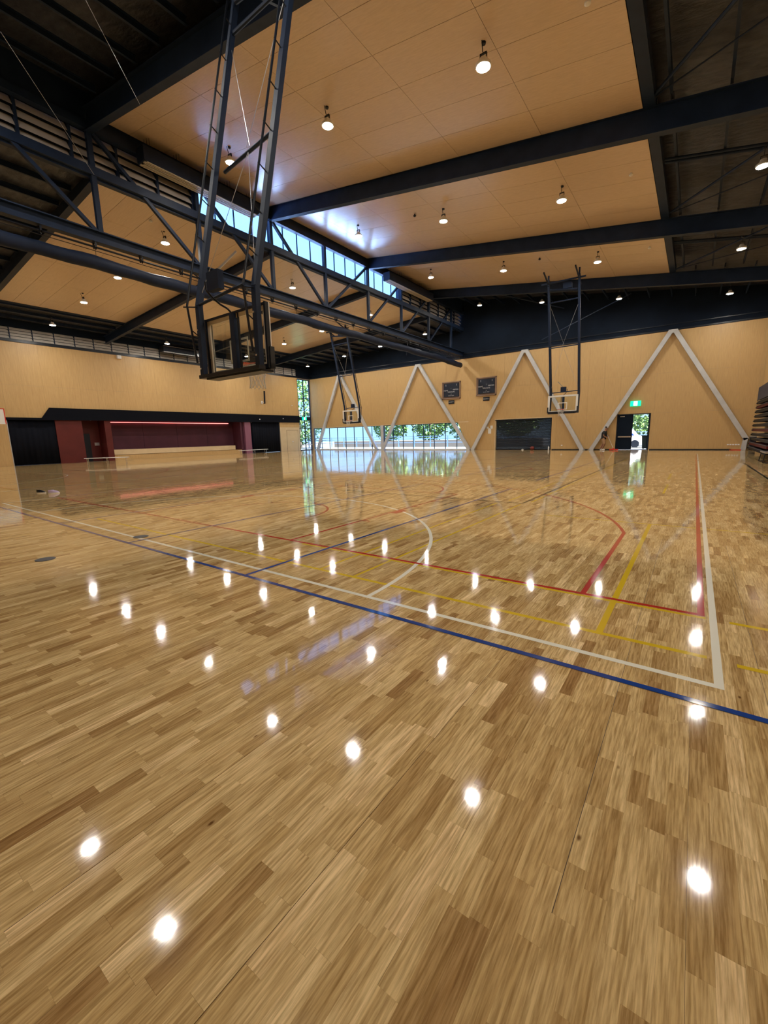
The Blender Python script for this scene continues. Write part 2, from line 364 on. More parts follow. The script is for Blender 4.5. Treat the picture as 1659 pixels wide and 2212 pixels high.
for dx in (0, -18.95):
    xs, xc = .2+dx, -7.35+dx
    y0, y1 = 4.256, 32.356
    strip((xs+.0, y0+.025), (xs-15.1, y0+.025), .05, 'red_line', ZR); strip((xs, y1-.025), (xs-15.1, y1-.025), .05, 'red_line', ZR)
    strip((xs-.025, y0), (xs-.025, y1), .05, 'red_line', ZR); strip((xs-15.075, y0), (xs-15.075, y1), .05, 'red_line', ZR)
    strip((xs, (y0+y1)/2), (xs-15.1, (y0+y1)/2), .05, 'red_line', ZR); arc((xc, (y0+y1)/2), 1.775, 0, 360, .05, 'red_line', ZR)
    for s, yb in ((1, y0), (-1, y1)):
        for sx in (1, -1):
            strip((xc+sx*2.425, yb), (xc+sx*2.425, yb+s*5.8), .05, 'red_line', ZR)
            strip((xc+sx*6.6, yb), (xc+sx*6.6, yb+s*3.03), .05, 'red_line', ZR)
            for dy, wd in ((1.75+.05, .05), (2.9, .4), (3.6, .05), (4.5, .05)): strip((xc+sx*2.45, yb+s*dy), (xc+sx*2.6, yb+s*dy), wd, 'red_line', ZR)
        strip((xc-2.45, yb+s*5.8), (xc+2.45, yb+s*5.8), .05, 'red_line', ZR)
        cy = yb+s*1.575
        th = math.degrees(math.asin((3.03-1.575)/6.725)) if s > 0 else 0
        th = math.degrees(math.atan2(1.455, 6.6)); aa = (th, 180-th) if s > 0 else (180+th, 360-th)
        arc((xc, cy), math.hypot(6.6, 1.455), aa[0], aa[1], .05, 'red_line', ZR, 60)
        arc((xc, yb+s*5.8), 1.775, 0 if s > 0 else 180, 180 if s > 0 else 360, .05, 'red_line', ZR)
        arc((xc, cy), 1.275, 0 if s > 0 else 180, 180 if s > 0 else 360, .05, 'red_line', ZR)
    # white netball court
    xw, yw, ye = .279+dx, 3.055, 3.055+30.5; wc = xw-7.625
    strip((xw, yw+.025), (xw-15.25, yw+.025), .05, 'white_line', ZW); strip((xw, ye), (xw-15.25, ye), .05, 'white_line', ZW)
    strip((xw-.025, yw), (xw-.025, ye), .05, 'white_line', ZW); strip((xw-15.225, yw), (xw-15.225, ye), .05, 'white_line', ZW)
    arc((wc, yw), 4.875, 0, 180, .05, 'white_line', ZW, 60); arc((wc, ye), 4.875, 180, 360, .05, 'white_line', ZW, 60); arc((wc, (yw+ye)/2), .45, 0, 360, .05, 'white_line', ZW)
    # dark green volleyball
    g0, g1, gx0, gx1 = 9.35, 27.35, -2.98+dx, -11.98+dx
    strip((gx0, g0), (gx0, g1), .05, 'green_line', ZB); strip((gx1, g0), (gx1, g1), .05, 'green_line', ZB)
    for y in (g0, g1, 15.35, 21.35): strip((gx0, y), (gx1, y), .05, 'green_line', ZB)
    # blue badminton lanes
    for x in (-4.08, -7.03, -10.02):
        strip((x+dx, 2.83), (x+dx, 11.85), .05, 'blue_line', ZB); strip((x+dx, 14.1), (x+dx, 27.0), .05, 'blue_line', ZB)
    strip((-3.0+dx, 3.46), (-3.0+dx, 30), .04, 'yellow_line', ZY) if 0 else None
    for x in (-2.98, -3.5):
        strip((x+dx, 3.46), (x+dx, 9.2), .04, 'yellow_line', ZY); strip((x+dx+.12, 9.6), (x+dx+.12, 28), .04, 'yellow_line', ZY)
    strip((-9.9+dx, 3.465), (.2+dx, 3.465), .05, 'yellow_line', ZY); strip((-4.6+dx, 4.225), (.205+dx, 4.225), .045, 'yellow_line', ZY)
    strip((-.475+dx, 3.465), (-.475+dx, 8.2), .05, 'yellow_line', ZY); strip((-.5+dx, 12.4), (-.5+dx, 14.6), .05, 'yellow_line', ZY); strip((-.55+dx, 16.0), (-.55+dx, 18.4), .05, 'yellow_line', ZY)
    strip((-2.2+dx, 8.2), (1.6+dx, 8.2), .04, 'yellow_line', ZY)
strip((-19.5, 2.83), (XR, 2.83), .05, 'blue_line', ZB)
strip((-38, 2.83), (-20.5, 2.83), .05, 'blue_line', ZB)
strip((.36, 3.44), (XR, 3.44), .05, 'yellow_line', ZY); strip((.36, 4.22), (XR, 4.22), .05, 'yellow_line', ZY)
strip((-5.2, 12.02), (XR-.1, 12.02), .022, 'green_line', ZB); strip((-5.2, 13.92), (XR-.1, 13.92), .022, 'green_line', ZB)
strip((1.9, 25), (1.95, 14), .07, 'green_line', ZB)
for k, (x, y) in enumerate(((-7.04, 1.78), (-7.3, 3.15))):
    o = MB().lathe((x, y, 0), [(.115, 0), (.115, .004), (.105, .006)], 24).build('floor_socket_cover', M['socket'])
    tag(o, ['round grey floor socket cover alone on bare boards at left', 'round grey floor socket cover set on the white line'][k], 'floor plate')

# ------------------------------------------------------------------ walls
wb_ = MB()
holesF = [(-39.7, 0, -28.98, 2.72), (-28.6, 0, -18.2, 2.72), (-15.5, 0, -10.28, 2.82), (-5.2, 0, -2.88, 2.84)]
rects = [(XL-.3, -.2, XR+.3, WT)]
for h in holesF: rects = subtract(rects, h)
for x0, z0, x1, z1 in rects: wb_.box((x0, YF+.02, z0), (x1, YF+.3, z1))
wall_back = wb_.build('wall_back', M['concrete']); tag(wall_back, kind='structure')
sheet = [XL+1.2*i for i in range(40)]
for z0, z1 in ((0.0, 2.84), (2.84, 5.77), (5.77, WT)):
    for i in range(37):
        x0 = XL+1.2*i; x1 = min(x0+1.2, XR)
        if x0 >= XR: continue
        rs = [(x0+.002, z0+.003, x1-.002, z1-.003)]
        for h in holesF: rs = subtract(rs, h)
        for a0, b0, a1, b1 in rs: MB().box((a0, YF, b0), (a1, YF+.018, b1)).build('wall_panel', M['wall_ply'], wall_back)
# slanted infill beside the right-hand window, below the brace
MB().poly([(-18.2, YF, 0), (-19.35, YF, 2.72), (-18.2, YF, 2.72)], (0, .018, 0)).build('wall_panel', M['wall_ply'], wall_back)
MB().box((XL-.3, YF, WT), (XR+.3, YF+.3, 14.5)).build('upper_cladding', M['dark_wall'], wall_back)
for k, (a, b, m_) in enumerate((((XL, YF-.06, WT+.02), (XR, YF, WT+.12), 'black'), ((XL, YF-.05, WT+.42), (XR, YF, WT+.48), 'black'))):
    tag(MB().box(a, b).build('trim_%d' % (4+k), M[m_]), kind='structure')
tag(MB().box((-10.2, YF-.02, .0), (-5.3, YF, .07)).box((-2.8, YF-.02, .0), (2.2, YF, .07)).build('baseboard_back', M['black']), kind='structure')

hl = [(9.2, 0, 34.2, 3.43), (37.3, 0, 39.4, 8.65)]
rects = [(YN, -.2, YF+.3, WT)]
for h in hl: rects = subtract(rects, h)
wm = MB()
for y0, z0, y1, z1 in rects: wm.box((XL-.3, y0, z0), (XL-.02, y1, z1))
wall_left = wm.build('wall_left', M['concrete']); tag(wall_left, kind='structure')
for z0, z1 in ((0, 2.84), (2.84, 5.77), (5.77, WT)):
    for i in range(35):
        y0 = -3.9+1.2*i; rs = [(y0+.002, z0+.003, min(y0+1.2, 37.28)-.002, z1-.003)]
        if y0 > 37.2: continue
        for h in hl: rs = subtract(rs, h)
        for a0, b0, a1, b1 in rs: MB().box((XL-.018, a0, b0), (XL, a1, b1)).build('wall_panel', M['cream'] if a0 > 34.1 and b1 < 3.5 else M['wall_ply'], wall_left)
MB().box((XL-.3, YN, WT), (XL-.02, YF, 8.95)).build('louvre_sill', M['black'], wall_left)
MB().box((XL-.02, YN, WT), (XL+.06, YF, 8.93)).build('trim_1', M['black'], wall_left)
MB().box((XL-.3, YN, 9.78), (XL-.02, YF, 11.2)).build('louvre_head', M['dark_wall'], wall_left)
yy = -3.0
while yy < 37:
    if abs(yy-(16.2)) > .3:
        lp = MB().box((XL-.12, yy, 8.95), (XL-.02, yy+.06, 9.78)).build('louvre_frame', M['steel'], wall_left)
        for b in range(4):
            z = 8.97+b*.2
            MB().poly([(XL-.02, yy+.06, z), (XL-.03, yy+.06, z+.02), (XL-.14, yy+.06, z+.19), (XL-.13, yy+.06, z+.17)], (0, 1.26, 0)).build('louvre_blade', M['louvre'], lp)
    yy += 1.32
MB().box((XL-.45, YN, 8.9), (XL-.3, YF, 9.8)).build('louvre_backing', M['black'], wall_left)
MB().box((XL-.3, 37.2, 8.95), (XL-.02, YF, 9.78)).build('louvre_end', M['dark_wall'], wall_left)
MB().poly([(XL, 9.2, 3.30), (XL, 9.2, 3.47), (XL, 11.3, 3.47), (XL, 11.85, 4.23), (XL, 37.25, 4.23), (XL, 37.25, 3.43), (XL, 9.2, 3.43)][:6], (.14, 0, 0)).build('trim_2', M['drape'], wall_left)
wall_right = MB().box((XR, YN, -.2), (XR+.3, YF, 10.86)).build('wall_right', M['concrete']); tag(wall_right, kind='structure')
for z0, z1 in ((0, 2.84), (2.84, 5.77), (5.77, WT)):
    for i in range(36):
        y0 = -3.9+1.2*i; MB().box((XR-.018, y0+.002, z0+.003), (XR, min(y0+1.2, YF)-.002, z1-.003)).build('wall_panel', M['wall_ply'], wall_right)
wf = MB().box((XL-.3, YN-.3, -.2), (XR+.3, YN, 14.5)).build('wall_front', M['wall_ply']); tag(wf, kind='structure')

# far glazing
for n, (x0, x1) in enumerate(((-39.7, -28.98), (-28.6, -18.2))):
    win = MB().box((x0, YF+.06, 2.66), (x1, YF+.14, 2.72)).box((x0, YF+.06, 0), (x1, YF+.14, .05)).build('window_%d' % (n+1), M['steel']); tag(win, kind='structure')
    k = 8; st = (x1-x0)/k
    for i in range(k+1):
        x = x0+st*i; MB().box((x-.025, YF+.06, .05), (x+.025, YF+.14, 2.66)).build('mullion', M['steel'], win)
    for i in range(k): MB().box((x0+st*i+.025, YF+.095, .05), (x0+st*(i+1)-.025, YF+.105, 2.66)).build('pane', M['glass'], win)
    MB().box((x0, YF-.01, -.002), (x1, YF+.06, .09)).build('sill', M['white_steel'], win)
    MB().box((x0, YF-.01, 2.72), (x1, YF+.06, 2.79)).build('head_trim', M['cream'], win)
tag(MB().box((-28.98, YF-.05, 0), (-28.60, YF+.2, 2.75)).build('trim_3', M['white_steel']), kind='structure')
# corner window
win = MB().box((XL-.16, 37.3, 0), (XL-.04, 37.38, 8.65)).box((XL-.16, 39.32, 0), (XL-.04, 39.4, 8.65)).box((XL-.16, 37.3, 8.57), (XL-.04, 39.4, 8.65)).build('window_3', M['steel']); tag(win, kind='structure')
MB().box((XL-.16, 38.28, 0), (XL-.04, 38.36, 8.6)).build('mullion', M['steel'], win)
for z, h, m in ((6.35, .06, 'steel'), (3.72, .42, 'steel'), (2.7, .07, 'steel'), (.62, .1, 'white_steel'), (0, .06, 'steel')):
    MB().box((XL-.15, 37.3, z), (XL-.03, 39.4, z+h)).build('transom', M[m], win)
for a in (37.38, 38.36):
    for z0, z1 in ((.1, .6), (.75, 2.7), (2.78, 3.7), (4.15, 6.35), (6.42, 8.55)): MB().box((XL-.105, a, z0), (XL-.095, a+.92, z1)).build('pane', M['glass'], win)
# roller shutter, door_3
rd = MB().box((-15.5, YF-.01, 2.82), (-10.28, YF+.02, 2.88)).build('door_3', M['cream']); tag(rd, kind='structure')
MB().box((-15.5, YF+.018, 0), (-15.42, YF+.45, 2.82)).build('reveal', M['cream'], rd)
MB().box((-10.36, YF+.018, 0), (-10.28, YF+.45, 2.82)).build('reveal', M['black'], rd)
MB().box((-15.5, YF+.018, 2.75), (-10.28, YF+.45, 2.82)).build('reveal', M['black'], rd)
for i in range(28):
    z = .02+i*.0975; MB().poly([(-15.42, YF+.30, z), (-15.42, YF+.275, z+.02), (-15.42, YF+.275, z+.075), (-15.42, YF+.30, z+.0955), (-15.42, YF+.33, z+.0955), (-15.42, YF+.33, z)], (5.06, 0, 0)).build('shutter_slat', M['roller'], rd)
MB().box((-15.42, YF+.26, 0), (-10.36, YF+.34, .05)).build('bottom_rail', M['black'], rd)
# exit door, door_1
d1 = MB().box((-5.2, YF-.015, 0), (-5.13, YF+.14, 2.84)).box((-2.95, YF-.015, 0), (-2.88, YF+.14, 2.84)).box((-5.2, YF-.015, 2.77), (-2.88, YF+.14, 2.84)).build('door_1', M['black']); tag(d1, kind='structure')
lf = MB().box((-5.13, YF+.03, .02), (-4.06, YF+.08, 2.77)).build('door_leaf', M['dark_wall'], d1)
MB().box((-5.05, YF-.02, 1.0), (-4.14, YF+.03, 1.09)).build('push_bar', M['silver'], lf)
MB().box((-4.98, YF-.03, 2.62), (-4.65, YF+.03, 2.68)).build('door_closer', M['silver'], lf)
MB().box((-3.02, YF+.14, .02), (-2.97, YF+1.1, 2.77)).build('door_leaf', M['dark_wall'], d1)
MB().box((-5.2, YF, 0), (-2.88, YF+.3, .012)).build('threshold', M['silver'], d1)
# cream service door, door_2 (thin shadow gap in the left wall)
d2 = MB().box((XL-.01, 35.16, 0), (XL+.003, 35.19, 2.5)).box((XL-.01, 36.97, 0), (XL+.003, 37.0, 2.5)).box((XL-.01, 35.16, 2.47), (XL+.003, 37.0, 2.5)).build('door_2', M['seam']); tag(d2, kind='structure')
MB().box((XL, 35.2, .02), (XL+.012, 36.96, 2.46)).build('door_leaf', M['cream'], d2)
MB().box((XL+.012, 36.0, 1.05), (XL+.05, 36.06, 1.2)).build('door_handle', M['silver'], d2)

# ------------------------------------------------------------------ stage recess in the left wall
stage = MB().box((-43.3, 9.0, 0), (-43.1, 34.4, 3.6)).box((-43.2, 9.0, 3.43), (XL-.3, 34.4, 3.6)).build('wall_stage', M['dark_wall']); tag(stage, kind='structure')
MB().box((XL-.12, 12.1, 0), (XL-.03, 13.88, 3.43)).build('red_panel', M['maroon'], stage, label='dark red flat panel')
MB().box((XL-.12, 9.2, 0), (XL-.02, 9.26, 3.43)).build('wall_edge', M['grey_steel'], stage)
MB().box((-41.3, 13.88, 0), (-41.2, 15.5, 3.43)).build('recess_wall', M['maroon'], stage)
MB().box((-41.2, 13.95, 0), (-41.15, 14.75, 2.3)).build('recess_door', M['black'], stage)
MB().box((-41.2, 15.05, 1.3), (-41.17, 15.4, 1.55)).build('notice', M['grey_steel'], stage)
MB().box((-41.3, 13.78, 0), (XL-.12, 13.88, 3.43)).build('recess_wall', M['maroon'], stage)
MB().box((-41.3, 15.5, 0), (XL-.03, 15.98, 3.43)).build('red_column', M['maroon'], stage)
MB().box((-41.4, 15.98, .0), (XL-.1, 28.75, .45)).build('lower_step', M['wall_ply'], stage)
MB().box((XL-.14, 15.98, .45), (XL-.08, 28.75, .475)).build('step_nosing', M['seam'], stage)
MB().box((-41.4, 15.98, .45), (-40.55, 28.35, .90)).build('upper_step', M['cream'], stage)
MB().box((-41.5, 15.98, .9), (-41.4, 28.75, 3.43)).build('backdrop', M['plum'], stage)
for y in (19.2, 22.4, 25.6): MB().box((-41.41, y, .9), (-41.395, y+.02, 3.4)).build('backdrop_joint', M['drape'], stage)
led = MB().box((-41.38, 16.05, 3.24), (-41.28, 28.2, 3.29)).build('led_strip', M['led']); tag(led, 'glowing pink light strip along the top of the stage backdrop', 'light strip')
MB().box((-41.5, 28.75, 0), (XL-.1, 28.95, 3.43)).build('stage_return', M['plum'], stage)
MB().box((XL-.14, 28.35, .45), (XL-.1, 28.75, .9)).build('step_end', M['maroon'], stage) if 0 else None
MB().box((-41.0, 28.95, 0), (XL-.35, 29.28, 3.43)).build('stage_return', M['plum'], stage)
MB().box((XL-.35, 29.28, 0), (XL-.03, 30.06, 3.43)).build('red_column', M['maroon_pale'], stage)
def drape(y0, y1, label):
    vs = []; fs = []; n = int((y1-y0)*14)
    for i in range(n+1):
        y = y0+(y1-y0)*i/n; x = XL-.12+.018*math.sin(i*1.35)+.02*math.sin(i*.41)
        vs += [(x, y, .02), (x, y, 3.42), (x-.03, y, 3.42), (x-.03, y, .02)]
    for i in range(n): fs += [tuple(4*i+a for a in (0, 4, 5, 1)), tuple(4*i+a for a in (2, 6, 7, 3)), tuple(4*i+a for a in (1, 5, 6, 2)), tuple(4*i+a for a in (3, 7, 4, 0))]
    o = MB().add(vs, fs).build('stage_curtain', M['drape'], smooth=True); tag(o, label, 'curtain')
drape(9.28, 12.08, 'tall black stage curtain left of the dark red panel')
drape(30.3, 34.18, 'tall black stage curtain right of the pale maroon column')
for y, z in ((31.2, 3.7), (34.6, 3.85), (30.4, 3.35), (14.6, 3.38)):
    o = MB().lathe((XL+.2 if z > 3.4 else XL-.25, y, z), [(.05, -.05), (.06, 0), (.03, .06)], 12).build('header_spotlight', M['lens_small'] if 'lens_small' in M else M['white'])
    tag(o, {3.7: 'small white fitting on the black header, above the pale column', 3.85: 'small white fitting on the black header near the cream door', 3.35: 'small white fitting beside the top of the pale column', 3.38: 'small white fitting over the dark doorway beside the stage'}[z], 'light fitting')

# ------------------------------------------------------------------ roof and ceiling
roof = MB()
roof.poly([(XT, YN, pr(XT)+.72), (XR+.3, YN, pr(XR+.3)+.72), (XR+.3, YN, pr(XR+.3)+.84), (XT-.6, YN, pr(XT-.6)+.84), (XT-.6, YN, pr(XT-.6)+.72)], (0, YF+.3-YN, 0))
roof.poly([(XL-.4, YN, pl(XL-.4)+.10), (XT-.25, YN, pl(XT-.25)+.10), (XT-.25, YN, pl(XT-.25)+.18), (XL-.4, YN, pl(XL-.4)+.18)], (0, YF+.3-YN, 0))
ceiling = roof.build('ceiling', M['foil']); tag(ceiling, kind='structure')
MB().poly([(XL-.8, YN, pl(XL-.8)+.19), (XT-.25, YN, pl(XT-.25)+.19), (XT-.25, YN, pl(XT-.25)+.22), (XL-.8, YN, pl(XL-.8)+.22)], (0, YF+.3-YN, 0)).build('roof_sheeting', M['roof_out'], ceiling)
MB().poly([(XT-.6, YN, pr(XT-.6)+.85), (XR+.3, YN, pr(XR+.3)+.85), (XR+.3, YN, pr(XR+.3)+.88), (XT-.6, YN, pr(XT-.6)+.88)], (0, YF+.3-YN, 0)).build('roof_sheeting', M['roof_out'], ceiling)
MB().box((XT-.25, YN, 11.2), (XT-.05, YF+.3, 11.62)).build('clerestory_kerb', M['steel'], ceiling)
MB().box((XT-.35, YN, 12.98), (XT-.02, YF+.3, pr(XT)+.74)).build('clerestory_head', M['steel'], ceiling)
MB().box((XT-.02, YN, 13.0), (XT+.10, YF, 13.32)).build('clerestory_head', M['ceil_ply'], ceiling) if 0 else None
# rafters
for i, y in enumerate(RY):
    MB().ibeam((XT+.05, y, rr(XT+.05)+.36), (XR, y, rr(XR)+.36), .26, .72, .03).build('rafter', M['steel'], ceiling)
    MB().ibeam((XL, y, rl(XL)+.3), (XT-.1, y, rl(XT-.1)+.3), .26, .60, .03).build('rafter', M['steel'], ceiling)
# ply lining sheets, three bays each side, laid in 6 rows
for b in range(1, 4):
    y0, y1 = RY[b]+.13, RY[b+1]-.13; dy = (y1-y0)/6
    for fx, xs in ((pr, [-2.06, -5.0, -8.0, -11.0, -14.0, -17.0, -18.85]), (pl, [-19.05, -22.0, -25.0, -28.0, -31.0, -34.0, -35.75])):
        for a, c in zip(xs, xs[1:]):
            a_, c_ = (a-.005, c+.005)
            me = MB().add([(a_, .006, fx(a_)), (c_, .006, fx(c_)), (c_, dy-.006, fx(c_)), (a_, dy-.006, fx(a_)), (a_, .006, fx(a_)+.018), (c_, .006, fx(c_)+.018), (c_, dy-.006, fx(c_)+.018), (a_, dy-.006, fx(a_)+.018)],
                          [(0, 3, 2, 1), (4, 5, 6, 7), (0, 1, 5, 4), (1, 2, 6, 5), (2, 3, 7, 6), (3, 0, 4, 7)]).mesh('ceiling_panel')
            me.materials.append(M['ceil_ply'])
            for k in range(6): inst('ceiling_panel', me, (0, y0+dy*k, 0), ceiling)
    for fx, x, s in ((pr, -2.04, 1), (pl, -35.77, -1)):
        MB().poly([(x, y0, fx(x)-.02), (x+s*.30, y0, fx(x)-.06), (x+s*.30, y0, fx(x)+.30), (x, y0, fx(x)+.05)], (0, y1-y0, 0)).build('lining_edge', M['steel'], ceiling)
        MB().box((-18.85 if s > 0 else x, y1+.0, fx(x)), (-18.84 if s > 0 else x-.01, y1+.01, fx(x)+.1)) if 0 else None
# backing over the lining so the joints read dark
for fx, a, c in ((pr, -18.85, -2.06), (pl, -35.75, -19.05)):
    MB().poly([(a, RY[1], fx(a)+.03), (c, RY[1], fx(c)+.03), (c, RY[1], fx(c)+.06), (a, RY[1], fx(a)+.06)], (0, RY[4]-RY[1], 0)).build('lining_backing', M['black'], ceiling)
# purlins
def purlin(x, y0, y1, z):
    MB().prof((x, y0, z), (x, y1, z), [(-.03, -.1), (.045, -.1), (.045, -.085), (-.015, -.085), (-.015, .085), (.045, .085), (.045, .1), (-.03, .1)]).build('purlin', M['steel'], ceiling)
for b in range(4):
    for x in (-1.37, 0.0, 1.4, 2.8): purlin(x, RY[b]+.13, RY[b+1]-.13, pr(x)+.28)
for x in np.arange(-38.8, -36.0, 1.35):
    for b in range(4): purlin(x, RY[b]+.13, RY[b+1]-.13, pl(x)-.02)
for y0, y1 in ((RY[0]+.13, RY[1]-.13), (RY[4]+.13, YF-.02)):
    for x in np.arange(-17.6, 3, 1.4):
        if y0 < 5 and x > -1.6: continue
        purlin(x, y0, y1, pr(x)+.28)
    for x in np.arange(-38.8, -19.3, 1.4):
        if y0 < 5 and x < -36.1: continue
        purlin(x, y0, y1, pl(x)-.02)
# plan bracing and sprinkler pipes in the unlined strip
br = MB()
for b in range(1, 4):
    y0, y1 = RY[b], RY[b+1]
    br.tube((-1.9, y1-.3, pr(-1.9)+.05), (3.4, y0+.3, pr(3.4)+.05), .045, 8); br.tube((-1.9, y1-.25, pr(-1.9)+.1), (3.4, (y0+y1)/2, pr(3.4)+.1), .02, 6)
    br.bar((-.6, y0+.3, pr(-.6)+.1), (3.4, (y0+y1)/2-.6, pr(3.4)+.1), .13, .1)
pipes = MB()
for b in range(1, 4):
    y = RY[b]+3.3
    for dy in (0, .22): pipes.tube((-1.7, y+dy, pr(-1.7)+.12), (3.4, y+dy+.5, pr(3.4)+.12), .05, 8)
br.build('roof_bracing', M['steel'], ceiling); pipes.build('sprinkler_pipe', M['steel'], ceiling)
br = MB()
br.tube((-30, 33.4, pl(-30)-.35), (-24.5, 38.6, pl(-24.5)-.6), .05, 8); br.tube((-14, 33.4, pr(-14)-.2), (-9.5, 38.6, pr(-9.5)-.5), .05, 8)
br.tube((-22.0, 34.5, 10.1), (-25.0, 38.9, 9.8), .03, 6); br.bar((-11.4, 39.3, 9.4), (-4.5, 36.5, 11.1), .05, .05)
br.build('roof_bracing', M['steel'], ceiling)
# clerestory glazing and louvres
cw = MB().box((XT-.22, 12.2, 11.62), (XT-.14, 28.75, 11.68)).box((XT-.22, 12.2, 12.92), (XT-.14, 28.75, 12.98)).build('window_4', M['steel']); tag(cw, kind='structure')
step = (28.7-12.25)/16
for i in range(17): MB().box((XT-.21, 12.25+step*i-.022, 11.68), (XT-.15, 12.25+step*i+.022, 12.92)).build('mullion', M['steel'], cw)
for i in range(16): MB().box((XT-.19, 12.27+step*i, 11.68), (XT-.18, 12.23+step*(i+1), 12.92)).build('pane', M['glass'], cw)
def louvre_bank(y0, y1, n):
    w = (y1-y0)/n
    for i in range(n):
        a = y0+w*i
        lf = MB().box((XT-.26, a, 11.62), (XT-.14, a+.09, 12.98)).build('louvre_frame', M['steel'], ceiling)
        for b in range(4):
            z = 11.62+b*.30
            MB().poly([(XT-.14, a+.09, z), (XT-.16, a+.09, z+.02), (XT-.40, a+.09, z+.36), (XT-.38, a+.09, z+.34)], (0, w-.09, 0)).build('louvre_blade', M['louvre'], lf)
    MB().box((XT-.50, y0, 11.6), (XT-.44, y1, 13.7)).build('louvre_backing', M['black'], ceiling)
for y in (12.13, 28.78): MB().box((XT-.5, y, 11.6), (XT-.14, y+.07, 13.6)).build('louvre_end', M['steel'], ceiling)
louvre_bank(-.2, 12.13, 8); louvre_bank(28.8, 39.4, 7)

# ------------------------------------------------------------------ central truss
tr = empty('roof_truss', (XT, 8.1, 9.0), 'long charcoal steel roof truss with diagonals running under the high windows', 'truss')
MB().box((XT-.125, YN, 12.75), (XT+.125, YF-.03, 13.0)).build('top_chord', M['steel'], tr)
MB().box((XT-.11, YN, 11.28), (XT+.11, YF-.03, 11.58)).build('middle_chord', M['steel'], tr)
MB().ibeam((XT, YN, 9.17), (XT, YF-.03, 9.17), .30, .42, .04).build('bottom_chord', M['steel'], tr)
nodes_y = [-.2, 3.95, 8.1, 12.25, 16.4, 20.45, 24.65, 28.75, 32.9, 37.0]
for y in nodes_y: MB().box((XT-.08, y-.085, 9.35), (XT+.08, y+.085, 12.8)).build('post', M['steel'], tr)
for i in range(len(nodes_y)-1):
    a, b = nodes_y[i], nodes_y[i+1]
    if b < 20.6: MB().bar((XT, a+.12, 12.75), (XT, b-.1, 9.35), .13, .13, (1, 0, 0)).build('diagonal', M['steel'], tr)
    else: MB().bar((XT, a+.1, 9.35), (XT, b-.12, 12.75), .13, .13, (1, 0, 0)).build('diagonal', M['steel'], tr)
# curtain winding shaft with pulley brackets, and the rolled curtain below it
sh = empty('curtain_winding_shaft', (XT, 6, 8.85), 'thin black winding shaft with small pulley brackets hung below the truss', 'curtain shaft')
MB().tube((XT, YN, 8.80), (XT, 38.8, 8.80), .035, 10).build('shaft', M['black'], sh)
MB().tube((XT+.12, YN, 8.62), (XT+.12, 38.8, 8.62), .012, 6).build('cable', M['black'], sh)
for i in range(21):
    y = 2.8+1.68*i
    MB().box((XT-.11, y-.03, 8.78), (XT-.09, y+.03, 8.97)).box((XT+.09, y-.03, 8.78), (XT+.11, y+.03, 8.97)).lathe((XT, y-.04, 8.80), [(.05, 0), (.09, .005), (.05, .03), (.05, .05), (.09, .075), (.05, .08)], 12, 'y').build('pulley_bracket', M['black'], sh)
for k in (3, 6, 9, 12, 15, 18): MB().tube((XT, 2.8+1.68*k, 8.8), (XT, 2.8+1.68*k, 8.52), .008, 5).build('strap', M['black'], sh)
vs = []; fs = []; n = 90; m = 12
for i in range(n+1):
    y = 1.0+(39.1-1.0)*i/n; cz = 8.22+.02*math.sin(i*.5)+.012*math.sin(i*1.7)-(.12 if i > 82 else 0)*(i-82)/8
    rr_ = .24+.012*math.sin(i*.9)
    for j in range(m): t = 2*math.pi*j/m; vs.append((XT+rr_*.75*math.cos(t), y, cz+rr_*(1+.06*math.sin(3*t+i))*math.sin(t)))
for i in range(n):
    for j in range(m): fs.append((i*m+j, i*m+(j+1) % m, (i+1)*m+(j+1) % m, (i+1)*m+j))
fs += [tuple(range(m))[::-1], tuple(range(n*m, (n+1)*m))]
tag(MB().add(vs, fs).build('rolled_divider_curtain', M['navy'], smooth=True), 'long dark rolled court divider curtain slung under the truss', 'curtain')

# ------------------------------------------------------------------ air ducts with slot grilles
def duct(y0, y1, label, end):
    x0, x1 = XT+.20, XT+.75; zt = 12.82; zb = 12.30
    e = empty('slot_duct', ((x0+x1)/2, y0, zb), label, 'duct', 'ducts hung beside the truss')
    MB().box((x0, y0, zb), (x1, y1, zt)).build('casing', M['navy'], e)
    for a in (x0+.04, x0+.31):
        g = MB(); w = .20
        g.box((a, y0+.05, zb-.03), (a+.035, y1-.05, zb)).box((a+w-.035, y0+.05, zb-.03), (a+w, y1-.05, zb)).box((a, y0+.05, zb-.03), (a+w, y0+.12, zb)).box((a, y1-.12, zb-.03), (a+w, y1-.05, zb)).box((a+.085, y0+.12, zb-.025), (a+.115, y1-.12, zb))
        g.build('slot_grille', M['slot'], e)
    for i in range(5):
        y = y0+.3+(y1-y0-.6)*i/4
        for k in range(4): MB().tube((x0+.1+.1*k, y+.05*(k % 2), zt), (x0+.1+.1*k, y+.05*(k % 2), pr(x0+.1+.1*k)+.0), .006, 5).build('hanger_rod', M['black'], e)
duct(9.7, 15.1, 'long navy air duct with cream slots beside the near end of the truss', 1)
duct(26.2, 32.4, 'long navy air duct with cream slots at the far end of the truss', 1)

